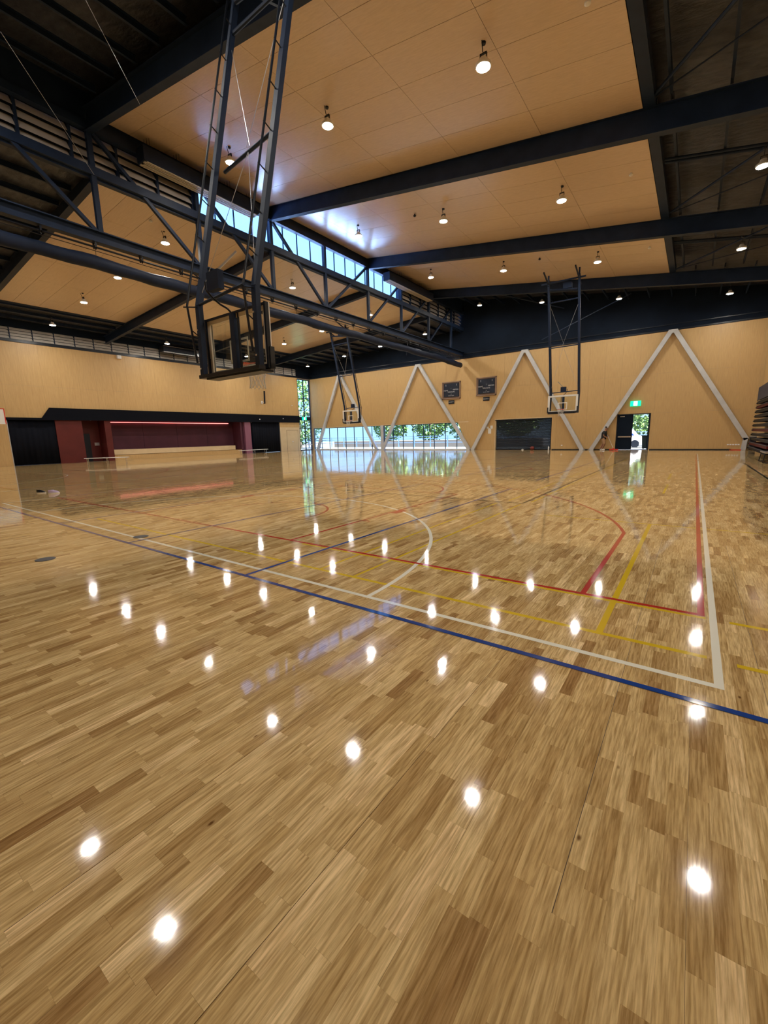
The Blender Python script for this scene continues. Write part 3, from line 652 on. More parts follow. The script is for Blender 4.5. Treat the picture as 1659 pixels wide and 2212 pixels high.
# ------------------------------------------------------------------ lamps
def make_lamp():
    e = empty('high_bay_lamp', (0, 0, 0), 'x', 'lamp', 'round high-bay lamps')
    MB().tube((.0, -.05, .30), (.0, -.12, .52), .012, 6).box((-.09, -.03, .16), (-.075, .03, .30)).box((.075, -.03, .16), (.09, .03, .30)).box((-.09, -.03, .29), (.09, .03, .31)).build('bracket', M['black'], e)
    MB().lathe((0, 0, 0), [(.19, .0), (.20, .03), (.19, .07), (.11, .10), (.09, .20), (.05, .22)], 20).build('housing', M['white'], e)
    MB().lathe((0, 0, 0), [(.02, -.018), (.10, -.016), (.165, -.004), (.168, .0)], 16).build('lens', M['lens'], e)
    MB().lathe((0, .0, 0), [(.05, .50), (.06, .55)], 12).build('ceiling_rose', M['black'], e)
    return e
lamp0 = make_lamp(); first = True
rows = [(11.9, 'nearest lined'), (19.9, 'second'), (27.85, 'third'), (36.2, 'farthest, unlined')]
colsR = [(1.05, 'rightmost, beyond the lining'), (-5.2, 'second from the right wall'), (-10.6, 'third from the right wall'), (-15.8, 'nearest the truss')]
colsL = [(-21.2, 'nearest the truss'), (-26.4, 'second from the truss'), (-31.2, 'third from the truss'), (-36.8, 'nearest the stage wall')]
for y, rn in rows+[(3.9, 'row above the camera')]:
    for sd, cs, dz in (('right', colsR, pr), ('left', colsL, pl)):
        for x, cn in cs:
            if y < 5 and sd == 'left' and x > -30: continue
            if first: o = lamp0; first = False
            else: o = copy_tree(lamp0)
            z = (10.9-.55-.1437*(x+2.06)) if sd == 'right' else 10.0+.075*(x+32)
            o.location = (x, y, z)
            o['label'] = 'white round lamp, %s, %s %s on the %s roof slope' % (cn, rn, 'bay' if 'row' not in rn else '', sd)
            if y < 5: o['label'] = 'white round lamp over the camera, '+cn+', '+sd+' slope'
            o['label'] = o['label'].replace('  ', ' ')
# small ceiling detectors
for k, (x, y, f, lb) in enumerate(((-2.75, 11.9, pr, 'small white dome sensor at the outer edge of the nearest right lining'), (-2.75, 19.9, pr, 'small white dome sensor at the outer edge of the second right lining'), (-2.75, 27.9, pr, 'small white dome sensor at the outer edge of the third right lining'),
                          (-12.2, 19.9, pr, 'small dark dome sensor mid-slope on the second right lining'), (-8.4, 27.9, pr, 'small dark dome sensor mid-slope on the third right lining'), (-20.6, 11.0, pl, 'small white dome sensor on the left lining just past the truss'))):
    o = MB().lathe((x, y, f(x)-.12), [(.03, 0), (.07, .03), (.07, .06), (.03, .08), (.03, .14)], 12).build('ceiling_sensor', M['white'] if 'white' in lb else M['black']); tag(o, lb, 'sensor')

# ------------------------------------------------------------------ basketball hoop (local: origin on floor, board faces +y)
def make_hoop():
    e = empty('ceiling_hung_hoop', (0, 0, 0), 'x', 'basketball hoop', 'ceiling-hung basketball hoops')
    # geometry is authored at the near hoop's place, board face y=0
    def T(x, y, z): return (x, y-5.50, z)
    for sx in (-.93, .87):
        x = sx
        up = [T(x, 6.86, 10.95), T(x, 5.26, 4.22), T(x, 5.24, 2.82)]
        m_ = MB(); m_.bar(up[0], up[1], .12, .10, (0, 1, 0)); m_.bar(up[1], up[2], .12, .10, (0, 1, 0)); mast = m_.build('mast', M['steel'], e)
        rd_ = [T(x-.03, 6.70, 10.9), T(x-.03, 5.02, 4.18), T(x-.03, 5.13, 3.1)]
        MB().path(rd_, .022, 8).build('side_rod', M['black'], mast)
        for i in range(9):
            t = .06+i*.108; a = Vector(up[0]).lerp(Vector(up[1]), t); b = Vector(rd_[0]).lerp(Vector(rd_[1]), t-.01)
            MB().tube(a, b+Vector((0, -.0, .10)), .011, 6).build('rung', M['black'], mast)
        MB().tube(T(x, 5.25, 3.6), T(x-.03, 5.09, 3.72), .011, 6).build('rung', M['black'], mast)
        MB().tube(T(x, 5.26, 4.2), T(x-.03, 4.94, 4.14), .014, 6).build('rung', M['black'], mast)
    MB().tube(T(-.93, 5.26, 4.24), T(.87, 5.02, 4.20), .030, 8).build('crossbar', M['steel'], e)
    MB().tube(T(-.93, 6.13, 7.0), T(.87, 5.95, 7.0), .035, 8).build('crossbar', M['steel'], e)
    MB().tube(T(-.93, 6.55, 9.66), T(.87, 6.55, 9.66), .040, 8).build('crossbar', M['steel'], e)
    hd = MB(); hd.tube(T(-1.3, 6.86, 10.75), T(1.3, 6.86, 10.75), .05, 10).bar(T(-.93, 6.86, 10.6), T(-.93, 6.86, 11.3), .08, .08).bar(T(.87, 6.86, 10.6), T(.87, 6.86, 11.2), .08, .08)
    hd.bar(T(-.93, 6.3, 10.5), T(-.93, 7.95, 11.1), .07, .07).bar(T(.87, 6.3, 10.5), T(.87, 7.95, 11.1), .07, .07)
    hd.box(T(-.5, 6.5, 10.3), T(.0, 6.8, 10.6)).tube(T(-.8, 6.6, 10.2), T(.8, 6.9, 10.35), .05, 8).build('hanger_frame', M['steel'], e)
    w = MB()
    w.tube(T(-.90, 6.5, 9.4), T(.05, 6.02, 7.08), .006, 5).tube(T(.84, 6.5, 9.6), T(-.05, 6.02, 7.08), .006, 5).tube(T(.0, 6.02, 7.0), T(-.9, 5.3, 4.4), .006, 5).tube(T(.0, 6.02, 7.0), T(.84, 5.3, 4.4), .006, 5)
    w.build('stay_cable', M['grey_steel'], e)
    # motor box with its actuator cable
    mbx = MB().cbox(T(.10, 4.98, 4.40), (.35, .12, .32)).build('actuator_box', M['navy'], e)
    MB().bar(T(.12, 5.0, 4.56), T(.42, 5.25, 4.9), .03, .03).build('arm', M['grey_steel'], mbx)
    MB().path([T(-.12, 4.92, 4.42), T(-.13, 4.93, 4.28), T(-.07, 5.02, 4.15), T(.0, 5.12, 4.05), T(.06, 5.22, 3.99), T(.06, 5.3, 3.93)], .018, 8).build('actuator_cable', M['black'], e)
    # board
    yb = 5.44
    fr = MB()
    for a, b in (((-.93, yb-.06, 3.945), (.93, yb, 3.985)), ((-.93, yb-.10, 2.84), (.93, yb, 2.90)), ((-.97, yb-.08, 2.84), (-.925, yb, 3.985)), ((.925, yb-.08, 2.84), (.97, yb, 3.985))): fr.box(T(*a), T(*b))
    al = MB()
    for a, b in (((-.925, yb-.035, 2.90), (-.845, yb, 3.945)), ((.845, yb-.035, 2.90), (.925, yb, 3.945)), ((-.845, yb-.035, 3.87), (.845, yb, 3.945)), ((-.845, yb-.035, 2.90), (.845, yb, 2.94))): al.box(T(*a), T(*b))
    al.build('inner_frame', M['slot'], e, label='pale metal inner frame')
    fr.build('back_frame', M['black'], e)
    MB().box(T(-.09, yb-.09, 2.9), T(.05, yb-.01, 3.95)).build('centre_channel', M['steel'], e)
    MB().box(T(.10, yb-.05, 2.9), T(.13, yb-.02, 3.95)).build('centre_rod', M['black'], e)
    MB().box(T(-.97, yb-.30, 2.80), T(.97, yb-.16, 2.87)).box(T(-.80, yb-.24, 2.77), T(.95, yb+.04, 2.81)).build('lower_rail', M['black'], e)
    gl = MB().box(T(-.9, yb+.005, 2.92), T(.9, yb+.017, 3.95)).build('backboard', M['board_glass'], e)
    wt = MB()
    for a, b in (((-.9, 2.92), (.9, 2.97)), ((-.9, 3.89), (.9, 3.95)), ((-.9, 2.92), (-.83, 3.95)), ((.83, 2.92), (.9, 3.95)), ((-.295, 3.05), (.295, 3.09)), ((-.295, 3.46), (.295, 3.5)), ((-.295, 3.05), (-.255, 3.5)), ((.255, 3.05), (.295, 3.5))):
        wt.box(T(a[0], yb+.018, a[1]), T(b[0], yb+.022, b[1]))
    wt.build('white_marking', M['white_tape'], gl)
    sf = MB()
    for s in (-1, 1): sf.box(T(s*.9, yb-.02, 2.95), T(s*.96, yb+.03, 3.95))
    sf.box(T(-.96, yb-.01, 3.95), T(.96, yb+.03, 3.99)).build('silver_edge', M['white_tape'], gl)
    MB().box(T(-.99, yb-.04, 2.83), T(.99, yb+.06, 2.925)).box(T(-.99, yb-.04, 2.83), T(-.91, yb+.06, 3.22)).box(T(.91, yb-.04, 2.83), T(.99, yb+.06, 3.22)).build('edge_padding', M['pad'], e)
    for bx_, bz_ in ((-.93, 3.75), (.87, 3.78), (-.93, 3.0), (.87, 3.05)): MB().lathe(T(bx_, 5.17, bz_), [(.018, 0), (.018, .03)], 8, 'y').build('bolt', M['silver'], e)
    # rim, bracket, net
    cy = yb+.02+.15+.235
    ring = MB(); nn = 28
    for i in range(nn):
        a0, a1 = 2*math.pi*i/nn, 2*math.pi*(i+1)/nn
        ring.tube(T(.235*math.cos(a0), cy+.235*math.sin(a0), 3.05), T(.235*math.cos(a1), cy+.235*math.sin(a1), 3.05), .010, 6)
    ring.box(T(-.10, yb+.02, 3.02), T(.10, yb+.17, 3.05))
    rim = ring.build('rim', M['rim'], e)
    net = MB(); k = 12; lv = [(0, .225), (.10, .20), (.20, .165), (.30, .145), (.40, .155), (.46, .165)]
    for i in range(k):
        for s in (1, -1):
            pts = []
            for j, (dz, r_) in enumerate(lv): t = 2*math.pi*(i+s*.5*j)/k; pts.append(T(r_*math.cos(t), cy+r_*math.sin(t), 3.04-dz))
            net.path(pts, .0045, 4)
    net.build('net', M['net'], rim)
    return e
h0 = make_hoop(); h0.location = (-7.47+.05, 5.50, 0)
h0['label'] = 'large ceiling-hung basketball hoop nearest the camera, seen from behind'
h1 = copy_tree(h0); h1.location = (-7.40, 30.85, 0); h1.rotation_euler = (0, 0, math.pi); h1['label'] = 'far ceiling-hung hoop with clear board, in front of the roller shutter'
h2 = copy_tree(h0); h2.location = (-26.15, 30.9, 0); h2.rotation_euler = (0, 0, math.pi); h2['label'] = 'far ceiling-hung hoop in front of the long windows'
# side hoop on the left wall
sh_ = empty('wall_hoop', (XL, 8.0, 3.0), 'wall-bracketed hoop with pale board at the left picture edge', 'basketball hoop')
MB().bar((XL, 7.6, 3.6), (-38.6, 7.6, 3.5), .06, .06).bar((XL, 8.4, 3.6), (-38.6, 8.4, 3.5), .06, .06).build('bracket', M['steel'], sh_)
MB().box((-38.6, 7.1, 2.95), (-38.57, 8.9, 4.0)).build('backboard', M['white_tape'], sh_)
MB().box((-38.57, 7.1, 3.95), (-38.56, 8.9, 4.0)).box((-38.57, 8.85, 2.95), (-38.56, 8.9, 4.0)).build('board_border', M['red'], sh_)
ring = MB()
for i in range(20):
    a0, a1 = 2*math.pi*i/20, 2*math.pi*(i+1)/20; ring.tube((-38.2+.23*math.cos(a0), 8+.23*math.sin(a0), 3.05), (-38.2+.23*math.cos(a1), 8+.23*math.sin(a1), 3.05), .01, 6)
ring.box((-38.57, 7.93, 3.0), (-38.42, 8.07, 3.05)); rim = ring.build('rim', M['rim'], sh_)
net = MB()
for i in range(12):
    for s in (1, -1): net.path([(-38.2+r_*math.cos(2*math.pi*(i+s*.5*j)/12), 8+r_*math.sin(2*math.pi*(i+s*.5*j)/12), 3.04-dz) for j, (dz, r_) in enumerate([(0, .225), (.15, .18), (.3, .15), (.44, .16)])], .006, 4)
net.build('net', M['net'], rim)
# hoist cables across the dark bay
for a, b, lb in (((-15.07, 8.1, 12.02), (-10.6, 4.6, 10.6), 'thin pale cable from the near rafter toward the picture top'), ((-18.58, 8.0, 11.18), (-14.39, 4.5, 11.35), 'thin pale cable passing the near end of the truss')):
    tag(MB().tube(a, b, .006, 6).build('hoist_cable', M['grey_steel']), lb, 'cable')

# ------------------------------------------------------------------ A-frame braces on the far wall
def brace(ax, lb, full=True, feet=(-5.4, 5.15)):
    e = empty('a_frame_brace', (ax, YF-.2, 0), lb, 'brace', 'white A-frame braces')
    y = YF-.18
    for s in (0, 1):
        fx = ax+feet[s]; sg = 1 if s else -1
        zb = 0.0
        if ax > -3 and s: fx = 2.98; zb = .75
        if ax < -30 and not s: pass
        MB().bar((ax+sg*.13, y, WT-.05), (fx, y, zb), .30, .26, (0, 1, 0)).build('leg', M['white_steel'], e)
        if zb: MB().bar((fx-.05, y, zb+.1), (fx-.12, y, 0), .26, .26, (0, 1, 0)).build('leg', M['white_steel'], e)
        else: MB().box((fx-.22, y-.15, 0), (fx+.22, y+.15, .02)).build('base_plate', M['white_steel'], e)
    MB().box((ax-.28, y-.14, WT-.22), (ax+.28, y+.14, WT+.03)).build('apex_plate', M['white_steel'], e)
brace(-34.75, 'leftmost white A-frame brace, standing in front of the window corner', feet=(-4.15, 5.3))
brace(-23.86, 'white A-frame brace whose right leg ends beside the window edge', feet=(-4.75, 5.85))
brace(-12.80, 'white A-frame brace straddling the roller shutter', feet=(-4.85, 5.15))
brace(-1.92, 'tallest white A-frame brace, straddling the open exit door', feet=(-5.05, 5.1))

# ------------------------------------------------------------------ text helper (real letter geometry)
def text(s, loc, size, m, parent, name='lettering', rot=(R(90), 0, 0)):
    cu = bpy.data.curves.new(name, 'FONT'); cu.body = s; cu.size = size; cu.align_x = 'CENTER'; cu.align_y = 'CENTER'; cu.extrude = .002
    o = bpy.data.objects.new(name, cu); C.objects.link(o)
    dg = bpy.context.evaluated_depsgraph_get(); me = bpy.data.meshes.new_from_object(o.evaluated_get(dg)); bpy.data.objects.remove(o)
    me.materials.append(m); t = bpy.data.objects.new(name, me); C.objects.link(t); t.parent = parent; t.location = Vector(loc)-wpos(parent); t.rotation_euler = rot
    return t
def scoreboard(x0, x1, z0, z1, court, lb, lb2):
    e = empty('scoreboard', ((x0+x1)/2, YF-.02, z0), lb, 'scoreboard', 'scoreboards on the far wall'); y = YF-.02
    fr = MB(); t = .09
    fr.box((x0, y-.10, z0), (x0+t, y, z1)).box((x1-t, y-.10, z0), (x1, y, z1)).box((x0, y-.10, z0), (x1, y, z0+t)).box((x0, y-.10, z1-t), (x1, y, z1)).build('timber_surround', M['surround'], e)
    MB().box((x0+t, y-.03, z0+t), (x1-t, y, z1-t)).build('recess_back', M['surround'], e)
    fx0, fx1, fz0, fz1 = x0+.22, x1-.16, z0+.2, z1-.16
    sc = MB().box((fx0, y-.12, fz0), (fx1, y-.03, fz1)).build('display', M['screen'], e)
    cx_ = (fx0+fx1)/2; yy_ = y-.124; H = fz1-fz0; Wd = fx1-fx0
    text('HOME', (fx0+.22, yy_, fz0+H*.48), .17, M['print'], sc); text('VISITORS', (fx1-.33, yy_, fz0+H*.52), .15, M['print'], sc)
    text('TIME-OUTS', (cx_, yy_, fz0+H*.36), .15, M['print'], sc); text(':', (cx_, yy_, fz0+H*.62), .22, M['print'], sc)
    text('1', (fx0+.24, yy_, fz0+H*.86), .26, M['print'], sc); text('1', (fx1-.24, yy_, fz0+H*.86), .26, M['print'], sc)
    text('24', (cx_, yy_, fz0+H*.2), .1, M['print'], sc); text('PLAYER  FOULS', (cx_, yy_, fz0+H*.09), .09, M['print'], sc)
    p = empty('court_sign', (cx_, YF, z0-.5), lb2, 'sign', 'court number signs')
    MB().box((cx_-.34, y-.03, z0-.48), (cx_+.30, y, z0-.13)).build('plate', M['black'], p)
    text(court, (cx_-.02, y-.034, z0-.305), .14, M['print'], p)
scoreboard(-21.1, -19.08, 5.05, 6.72, 'COURT 1', 'left scoreboard, dark panel in a square timber surround, high on the far wall', 'small black sign reading COURT 1 under the left scoreboard')
scoreboard(-17.4, -15.4, 5.12, 6.82, 'COURT 2', 'right scoreboard, dark panel in a square timber surround, beside the brace', 'small black sign reading COURT 2 under the right scoreboard')
# exit sign: green with a white running figure panel
es = empty('exit_sign', (-3.95, YF, 3.4), 'lit green exit sign with white running figure above the open door', 'sign')
MB().box((-4.33, YF-.12, 3.42), (-3.62, YF, 3.82)).build('sign_body', M['green_sign'], es)
MB().box((-4.10, YF-.125, 3.45), (-3.84, YF-.12, 3.79)).build('pictogram_panel', M['white_sign'], es)
fg = MB(); Y_ = YF-.13
fg.lathe((-3.96, Y_, 3.73), [(.025, 0), (.025, .004)], 10, 'y')
for a, b in (((-3.97, 3.70), (-3.98, 3.60)), ((-3.98, 3.60), (-3.92, 3.54)), ((-3.92, 3.54), (-3.93, 3.48)), ((-3.98, 3.60), (-4.03, 3.53)), ((-4.03, 3.53), (-4.08, 3.53)), ((-3.97, 3.68), (-3.91, 3.65)), ((-3.97, 3.68), (-4.03, 3.65))):
    fg.bar((a[0], Y_, a[1]), (b[0], Y_, b[1]), .022, .004, (0, 1, 0))
fg.build('running_figure', M['green_sign'], es)

e2 = empty('exit_sign', (XL, 38.2, 3.75), 'small lit green exit sign across the corner window', 'sign')
MB().box((XL-.03, 37.85, 3.76), (XL+.05, 38.55, 4.1)).build('sign_body', M['green_sign'], e2); MB().box((XL+.05, 38.08, 3.79), (XL+.055, 38.32, 4.07)).build('pictogram_panel', M['white_sign'], e2)
# ------------------------------------------------------------------ small things on and by the far wall
for k, (x0, z0, x1, z1, lb) in enumerate(((-16.15, 1.55, -15.85, 2.05, 'taller white notice sheet pinned left of the roller shutter'), (-15.95, 2.0, -15.7, 2.3, 'small white notice pinned highest left of the roller shutter'), (-16.3, 2.02, -16.1, 2.2, 'small white wall switch plate left of the notices'))):
    tag(MB().box((x0, YF-.008, z0), (x1, YF, z1)).build('wall_notice', M['paper']), lb, 'notice')
for k in range(5): pass
so = empty('power_outlet_strip', (2.3, YF, .36), 'row of white power outlets low on the wall beside the right brace foot', 'power outlet')
for k in range(5): MB().box((1.95+.15*k, YF-.02, .34), (2.06+.15*k, YF, .42)).build('outlet', M['white'], so)
tag(MB().box((-9.42, YF-.03, .36), (-9.28, YF, .44)).build('wall_outlet', M['white']), 'single small white outlet on the wall right of the roller shutter', 'power outlet')
tag(MB().box((2.1, YF-.35, 0), (2.75, YF-.28, .05)).box((2.1, YF-.35, 0), (2.2, YF-.1, .03)).build('floor_squeegee', M['red']), 'low red bar lying on the floor at the right brace foot', 'floor squeegee')
bl = MB().lathe((-11.85, YF-.15, .002), [(.03, 0), (.12, .03), (.18, .10), (.19, .17), (.16, .26), (.09, .32), (.02, .335)], 16).build('ball', M['ball'], smooth=True); tag(bl, 'dark red ball against the roller shutter', 'ball')
bt = empty('bottle', (-10.4, YF-.2, 0), 'white squeeze bottle standing at the right end of the roller shutter', 'bottle')
MB().lathe((-10.4, YF-.2, 0), [(.05, 0), (.055, .02), (.055, .26), (.03, .3)], 12).build('bottle_body', M['white'], bt); MB().lathe((-10.4, YF-.2, .3), [(.03, 0), (.03, .05), (.012, .08)], 10).build('cap', M['grey_steel'], bt)
tag(MB().cbox((-12.7, YF-.25, .03), (.22, .14, .05), .3).lathe((-12.68, YF-.25, .05), [(.04, 0), (.03, .06)], 8).build('door_wedge', M['paper']), 'small pale wedge on the floor in front of the roller shutter', 'door wedge')
# low cabinet at the right corner
cb_ = empty('low_cabinet', (3.2, YF-.35, 0), 'low dark cabinet with pale grey top in the right corner', 'cabinet')
MB().box((3.16, YF-.6, .05), (XR-.02, YF-.02, .92)).build('cabinet_body', M['steel'], cb_); MB().box((3.14, YF-.65, .92), (XR-.02, YF-.02, .99)).build('cabinet_top', M['grey_steel'], cb_)
MB().box((3.16, YF-.62, .12), (3.46, YF-.6, .88)).build('cabinet_door', M['black'], cb_)
# retracted bleachers along the right wall
bl_ = empty('retracted_bleacher', (3.2, 33, 0), 'tall stack of retracted black bleacher tiers with dark red seats on the right wall', 'bleacher')
for i in range(11):
    z = .25+i*.27; x0 = 2.98-.012*(10-i)-.06*(1 if i < 2 else 0); 
    MB().box((x0, 27.0, z), (XR-.02, 35.3, z+.14)).build('tier', M['seat_red'] if i in (1, 4, 9) else M['seat'], bl_)
    MB().box((x0-.03, 27.0, z+.14), (x0+.06, 35.3, z+.165)).build('tier_nosing', M['nosing'], bl_)
    MB().box((x0-.05, 35.15, z+.03), (x0+.1, 35.35, z+.10)).build('tier_bracket', M['black'], bl_)
MB().box((2.96, 27.0, 3.2), (XR-.02, 35.3, 3.95)).build('top_fascia', M['steel'], bl_)
MB().box((2.94, 27.0, 3.17), (3.0, 35.3, 3.21)).build('tier_nosing', M['nosing'], bl_)
# folding chair frame at the right edge
fc = empty('metal_bench', (2.75, 26.0, 0), 'low chrome-framed bench by the bleacher at the right picture edge', 'bench')
MB().box((2.55, 24.6, .43), (2.95, 26.4, .47)).build('seat', M['silver'], fc)
for y in (24.8, 26.2): MB().path([(2.58, y, .43), (2.52, y, .02), (2.95, y, .02), (2.92, y, .43)], .018, 8).build('leg', M['black'], fc)

# benches by the stage
def bench(p, qv, lb):
    a, b = Vector(p), Vector(qv); d = (b-a); L_ = d.length; rz = math.atan2(d.y, d.x); c = (a+b)/2
    e = empty('bench', (c.x, c.y, 0), lb, 'bench', 'white benches by the stage')
    MB().cbox((c.x, c.y, .44), (L_, .32, .04), rz).build('seat', M['white'], e)
    u = d.normalized(); n = Vector((-u.y, u.x))
    for t in (.06, .5, .94):
        m_ = a+d*t
        MB().path([(*(m_+n*.12), .42), (*(m_+n*.13), .01), (*(m_-n*.13), .01), (*(m_-n*.12), .42)], .016, 6).build('leg', M['silver'], e)
bench((-35.65, 12.26), (-33.91, 14.49), 'white bench standing in front of the dark red panel')
bench((-36.6, 26.0), (-37.2, 29.9), 'white bench standing in front of the pale maroon column')
# line array speaker on the left wall
sp_ = empty('column_speaker', (XL, 31.6, 5.4), 'slim black column speaker on a bracket high on the left wall', 'speaker')
MB().bar((XL+.42, 31.85, 5.42), (XL+.38, 31.95, 6.8), .16, .10, (0, 1, 0)).build('cabinet', M['black'], sp_); MB().box((XL, 31.75, 5.55), (XL+.38, 31.85, 5.62)).box((XL, 31.7, 5.4), (XL+.05, 31.9, 5.75)).build('bracket', M['white'], sp_)
tag(MB().box((XL, 17.1, 8.45), (XL+.2, 17.4, 8.72)).build('wall_sensor', M['white']), 'small white box high on the left wall under the louvres', 'sensor')
tag(MB().box((XL, 36.2, 5.4), (XL+.05, 36.3, 5.5)).build('wall_button', M['white']), 'tiny white disc on the left wall near the corner window', 'sensor')
ac = empty('fan_coil_unit', (-38.9, 24, 9.1), 'dark ceiling fan unit with silver edge near the left louvres', 'fan unit')
MB().box((-39.3, 20.5, 9.35), (-38.6, 24.2, 9.85)).build('casing', M['black'], ac); MB().box((-38.6, 20.5, 9.30), (-38.56, 24.2, 9.36)).box((-38.6, 20.5, 9.82), (-38.56, 24.2, 9.86)).box((-38.6, 23.4, 9.36), (-38.57, 24.2, 9.82)).build('edge_trim', M['silver'], ac)
for y in (21, 23.8): MB().tube((-38.95, y, 9.85), (-38.95, y, pl(-38.95)+.1), .01, 5).build('hanger_rod', M['black'], ac)
MB().box((-39.85, 16.6, 9.0), (-39.75, 19.8, 9.05)).build('light_rail', M['silver'], ac) if 0 else None

# shoes left on the court
def shoe(x, y, rz, m, lb, tilt=0):
    e = empty('shoe', (x, y, 0), lb, 'shoe', 'shoes left on the court'); e.rotation_euler = (tilt, 0, rz)
    def outline(s, n=16):
        pts = []
        for i in range(n):
            t = 2*math.pi*i/n; px = .15*math.cos(t); w_ = .048+.010*math.cos(t)-.006*math.cos(2*t); pts.append((px*s, w_*math.sin(t)*s))
        return pts
    def loft(layers):
        vs = []; fs = []; n = 16
        for s, z, tx in layers: vs += [(a+tx, b, z) for a, b in outline(s)]
        for j in range(len(layers)-1):
            for i in range(n): fs.append((j*n+i, j*n+(i+1) % n, (j+1)*n+(i+1) % n, (j+1)*n+i))
        fs += [tuple(range(n))[::-1], tuple(range(len(vs)-n, len(vs)))]
        return vs, fs
    def ob(name, data, mm):
        me = bpy.data.meshes.new(name); me.from_pydata(*[data[0], [], data[1]]); me.materials.append(mm); me.update(); o = bpy.data.objects.new(name, me); C.objects.link(o); o.parent = e
    ob('sole', loft([(.98, 0, 0), (1.02, .012, 0), (1.0, .03, 0)]), M['white'])
    ob('upper', loft([(.96, .03, 0), (.93, .05, -.004), (.78, .075, -.03), (.55, .10, -.06), (.48, .115, -.065)]), m)
    ob('laces', ([(.0, -.02, .088), (.0, .02, .088), (.06, .018, .07), (.06, -.018, .07), (.0, -.02, .098), (.0, .02, .098), (.06, .018, .08), (.06, -.018, .08)], [(0, 1, 2, 3), (4, 7, 6, 5), (0, 4, 5, 1), (1, 5, 6, 2), (2, 6, 7, 3), (3, 7, 4, 0)]), M['white'])
shoe(-16.75, 4.42, .65, M['black'], 'dark shoe with pale sole, left one of the pair on court')
shoe(-16.30, 4.62, 1.1, M['purple'], 'lilac and white shoe, right one of the pair on court')

# ------------------------------------------------------------------ person with mop
def skin_mesh(name, joints, edges, m, parent, sub=2, root=0, off=Vector((0, 0, 0))):
    me = bpy.data.meshes.new(name); me.from_pydata([j[0] for j in joints], edges, []); o = bpy.data.objects.new(name, me); C.objects.link(o)
    o.modifiers.new('s', 'SKIN'); sv = me.skin_vertices[0].data
    for i, j in enumerate(joints): sv[i].radius = (j[1], j[2] if len(j) > 2 else j[1]); sv[i].use_root = (i == root)
    ss = o.modifiers.new('u', 'SUBSURF'); ss.levels = sub; ss.render_levels = sub
    bpy.context.view_layer.update(); dg = bpy.context.evaluated_depsgraph_get(); nm = bpy.data.meshes.new_from_object(o.evaluated_get(dg)); bpy.data.objects.remove(o)
    nm.materials.clear(); nm.materials.append(m); nm.polygons.foreach_set('use_smooth', [True]*len(nm.polygons))
    r = bpy.data.objects.new(name, nm); C.objects.link(r); r.parent = parent; r.location = off; return r
PX, PY = -5.98, 38.85
pe = empty('person', (PX, PY, 0), 'man in black t-shirt and tan shorts mopping beside the open door', 'person')
# local frame: walks/looks to +x; y is depth (towards wall +)
J = [((0, 0, .98), .165, .185), ((.01, 0, 1.14), .17, .185), ((.03, 0, 1.32), .175, .205), ((.05, 0, 1.47), .16, .20), ((.09, 0, 1.57), .085), ((.14, 0, 1.65), .12, .105), ((.165, 0, 1.74), .14, .125), ((.155, 0, 1.83), .11, .11),
     ((.0, -.10, .88), .15), ((.10, -.11, .52), .10), ((.03, -.11, .32), .082), ((-.06, -.11, .09), .050), ((.02, -.11, .045), .05), ((.12, -.12, .035), .035),
     ((.0, .10, .88), .15), ((-.02, .11, .52), .10), ((-.13, .11, .32), .082), ((-.24, .11, .10), .050), ((-.17, .11, .045), .05), ((-.07, .12, .035), .035),
     ((.05, -.20, 1.42), .085), ((.02, -.27, 1.17), .060), ((.22, -.20, 1.04), .042), ((.29, -.17, 1.02), .026, .042),
     ((.05, .20, 1.42), .085), ((.10, .26, 1.20), .060), ((.28, .12, 1.14), .042), ((.35, .06, 1.14), .026, .042)]
E_ = [(0, 1), (1, 2), (2, 3), (3, 4), (4, 5), (5, 6), (6, 7), (0, 8), (8, 9), (9, 10), (10, 11), (11, 12), (12, 13), (0, 14), (14, 15), (15, 16), (16, 17), (17, 18), (18, 19), (3, 20), (20, 21), (21, 22), (22, 23), (3, 24), (24, 25), (25, 26), (26, 27)]
body = skin_mesh('body', J, E_, M['skin'], pe)
fing = []
for hx, hy, hz in ((.30, -.17, 1.01), (.36, .05, 1.13)):
    for k in range(4):
        z = hz+.03-k*.022; L_ = (.95, 1.05, 1.0, .8)[k]
        skin_mesh('finger', [((hx-.01, hy, z), .010), ((hx+.03*L_, hy-.025, z), .009), ((hx+.045*L_, hy+.0, z), .0085), ((hx+.035*L_, hy+.022, z), .007)], [(0, 1), (1, 2), (2, 3)], M['skin'], body, 1)
    skin_mesh('thumb', [((hx-.02, hy-.01, hz+.035), .011), ((hx+.01, hy+.02, hz+.055), .010), ((hx+.035, hy+.02, hz+.05), .008)], [(0, 1), (1, 2)], M['skin'], body, 1)
# face
fm = MB().lathe((.275, -.0, 1.705), [(.004, -.01), (.018, 0), (.004, .01)], 8, 'y').build('nose', M['skin']); fm.parent = body
for s in (-1, 1):
    o = MB().lathe((.262, s*.036-.004, 1.74), [(.006, 0), (.010, .004), (.006, .008)], 8, 'y').build('eye', M['hair']); o.parent = body
    o = MB().lathe((.155, s*.112-.006, 1.72), [(.018, 0), (.024, .006), (.016, .012)], 8, 'y').build('ear', M['skin']); o.parent = body
o = MB().box((.258, -.022, 1.662), (.268, .022, 1.672)).build('mouth', M['ball']); o.parent = body
hair = skin_mesh('hair', [((.135, 0, 1.76), .13, .145), ((.165, 0, 1.82), .155, .15), ((.205, 0, 1.84), .12, .13)], [(0, 1), (1, 2)], M['hair'], pe)
beard = skin_mesh('beard', [((.175, 0, 1.645), .11, .10), ((.215, 0, 1.635), .07, .08)], [(0, 1)], M['hair'], pe)
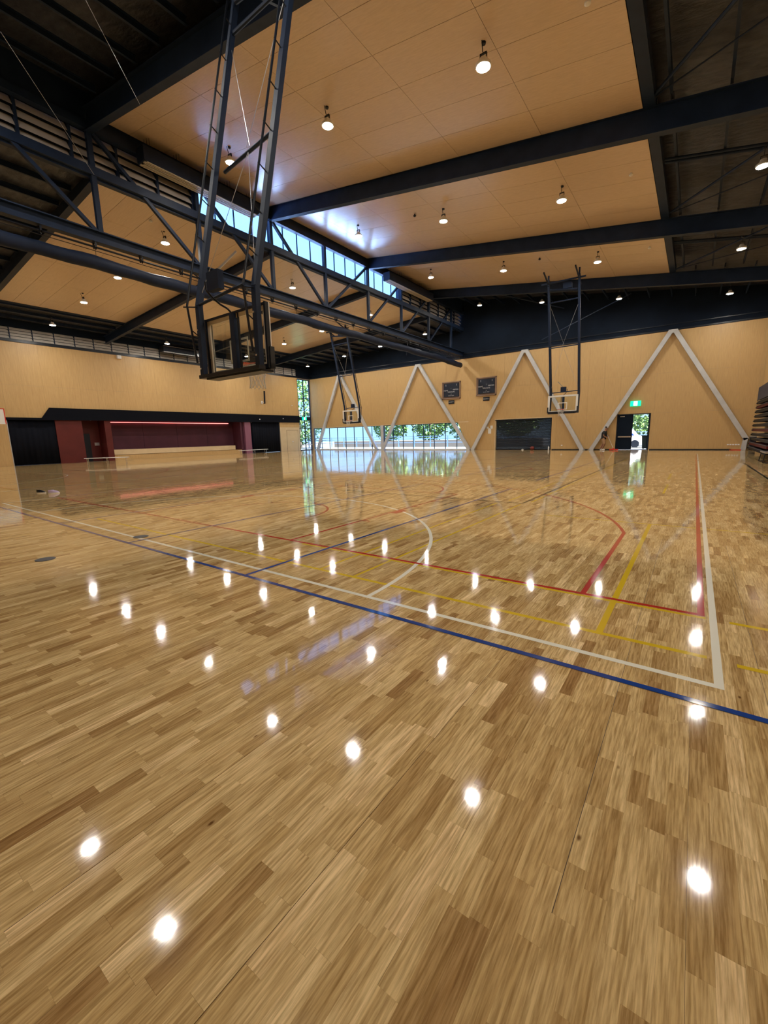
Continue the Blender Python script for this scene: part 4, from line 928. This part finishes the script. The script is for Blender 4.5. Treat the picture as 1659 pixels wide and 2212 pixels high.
def clothe(name, keep, d, m, zs=()):
    me = body.data; bm = bmesh.new(); bm.from_mesh(me)
    for z in zs: bmesh.ops.bisect_plane(bm, geom=bm.verts[:]+bm.edges[:]+bm.faces[:], plane_co=(0, 0, z), plane_no=(0, 0, 1))
    bm.normal_update()
    dele = [f for f in bm.faces if not keep(f.calc_center_median())]
    mv = {v: v.normal.copy() for v in bm.verts}
    for v, n in mv.items(): v.co += n*d
    bmesh.ops.delete(bm, geom=dele, context='FACES')
    bmesh.ops.solidify(bm, geom=bm.faces[:], thickness=.008)
    nm = bpy.data.meshes.new(name); bm.to_mesh(nm); bm.free(); nm.materials.clear(); nm.materials.append(m); nm.polygons.foreach_set('use_smooth', [True]*len(nm.polygons))
    o = bpy.data.objects.new(name, nm); C.objects.link(o); o.parent = pe; return o
tee = clothe('t_shirt', lambda c: .90 < c.z < 1.53 and not (c.z < 1.24 and (c.x > .215 or abs(c.y) > .205)) and not (abs(c.y) > .2 and c.z < 1.27), .022, M['tee'], (.90, 1.27, 1.53))
sho = clothe('shorts', lambda c: .50 < c.z < .96, .016, M['shorts'], (.50, .96))
for x, y in ((.03, -.11), (-.16, .11)):
    skin_mesh('shoe', [((x-.09, y, .06), .075, .06), ((x, y, .055), .07, .06), ((x+.14, y, .045), .05, .055)], [(0, 1), (1, 2)], M['white'], pe, 2, 1)
mp_ = empty('floor_mop', (PX+.75, PY, 0), 'floor mop with pale handle and red head held by the man', 'mop')
MB().tube((PX+.27, PY-.1, 1.24), (PX+.76, PY-.02, .12), .014, 8).build('handle', M['white'], mp_)
MB().cbox((PX+.80, PY-.02, .06), (.62, .18, .08)).lathe((PX+.76, PY-.02, .09), [(.06, 0), (.05, .06), (.02, .1)], 10).build('mop_head', M['red'], mp_)

# ------------------------------------------------------------------ outside
g = MB().box((-120, -60, -.5), (60, 140, -.28)).build('ground', M['ground']); tag(g, kind='structure')
pav = MB().box((-60, YF+.3, -.28), (12, 52, -.03)).build('outdoor_paving', M['ground']); tag(pav, kind='structure')
MB().box((-60, 20, -.28), (XL-.4, YF+.3, -.03)).build('outdoor_paving', M['ground'], pav)
def tree(x, y, h, r, lb, seed):
    e = empty('tree', (x, y, -.28), lb, 'tree', 'trees outside the windows'); rg = np.random.default_rng(seed)
    t = MB().tube((x, y, -.28), (x, y, h*.55), .2, 10, .12)
    for k in range(5): a = rg.uniform(0, 6.28); t.tube((x, y, h*.3+k*.3), (x+r*.5*math.cos(a), y+r*.5*math.sin(a), h*.6+k*.3), .08, 6, .03)
    t.build('trunk', M['bark'], e)
    n = int(900*r); d = rg.normal(size=(n, 3)); d /= np.linalg.norm(d, axis=1)[:, None]; rad = rg.uniform(.55, 1, n)**.6
    c = d*rad[:, None]*np.array([r, r, h*.48])+np.array([x, y, h*.56]); c += rg.normal(size=(n, 3))*.15
    a = rg.normal(size=(n, 3)); a /= np.linalg.norm(a, axis=1)[:, None]; b = np.cross(a, rg.normal(size=(n, 3))); b /= np.linalg.norm(b, axis=1)[:, None]
    s = rg.uniform(.14, .30, n)[:, None]
    v = np.stack([c-a*s, c+b*s*.6, c+a*s, c-b*s*.6], 1).reshape(-1, 3)-np.array([x, y, -.28])
    me = bpy.data.meshes.new('foliage'); me.from_pydata(v.tolist(), [], [(4*i, 4*i+1, 4*i+2, 4*i+3) for i in range(n)]); me.materials.append(M['leaf'])
    o = bpy.data.objects.new('foliage', me); C.objects.link(o); o.parent = e; o['kind'] = 'stuff'
tree(-38.5, 55, 8.0, 3.0, 'leafy tree seen through the leftmost window', 1); tree(-32, 56, 7.5, 3.0, 'leafy tree seen behind the far left hoop', 2)
tree(-48, 35.5, 11, 3.6, 'tall leafy tree filling the corner window', 3); tree(-48, 45, 10, 4.2, 'leafy tree beyond the corner of the hall', 4)
tree(-25.6, 55, 7.5, 3.0, 'leafy tree seen past the white post between windows', 5); tree(-19, 56, 8, 3.2, 'leafy tree seen through the right end of the windows', 6)
tree(-3.8, 53, 9, 4.2, 'leafy tree seen through the open exit door', 7)
fe = empty('garden_fence', (-30, 49, 0), 'pale blue railing fence outside the long windows', 'fence')
for z in (.55, 1.05, 1.35): MB().box((-58, 49, z), (6, 49.06, z+.07)).build('rail', M['fence'], fe)
for i in range(26): MB().box((-58+2.5*i, 48.96, -.05), (-57.9+2.5*i, 49.08, 1.5)).build('post', M['fence'], fe)
tag(MB().box((-46, 50.2, -.28), (-14, 50.5, .85)).build('garden_wall', M['garden']), 'low pale garden wall beyond the railing fence', 'garden wall')
bn = empty('wheelie_bin', (-3.1, 41.6, -.03), 'dark bin standing outside the open exit door', 'bin')
MB().poly([(-3.45, 41.3, .05), (-2.95, 41.3, .05), (-2.88, 41.3, 1.05), (-3.52, 41.3, 1.05)], (0, .6, 0)).build('bin_body', M['bin'], bn); MB().box((-3.56, 41.22, 1.05), (-2.84, 41.95, 1.13)).build('lid', M['bin'], bn)
for x in (-3.4, -3.0): MB().tube((x-.03, 41.8, .07), (x+.03, 41.8, .07), .1, 12).build('wheel', M['black'], bn)
vn = empty('parked_van', (-4.9, 46.5, 0), 'white parked van outside the open exit door', 'vehicle')
MB().poly([(-7.4, 45.6, .3), (-3.6, 45.6, .3), (-3.6, 45.6, .95), (-4.3, 45.6, 1.05), (-4.9, 45.6, 1.75), (-7.4, 45.6, 1.8)], (0, 1.8, 0)).build('van_body', M['white'], vn)
MB().poly([(-6.9, 45.58, 1.1), (-4.5, 45.58, 1.1), (-4.98, 45.58, 1.62), (-6.9, 45.58, 1.62)], (0, .02, 0)).build('side_window', M['blue_line'], vn)
for x in (-6.7, -4.4): MB().lathe((x, 45.5, .32), [(.34, 0), (.36, .05), (.34, .2)], 18, 'y').build('wheel', M['black'], vn)
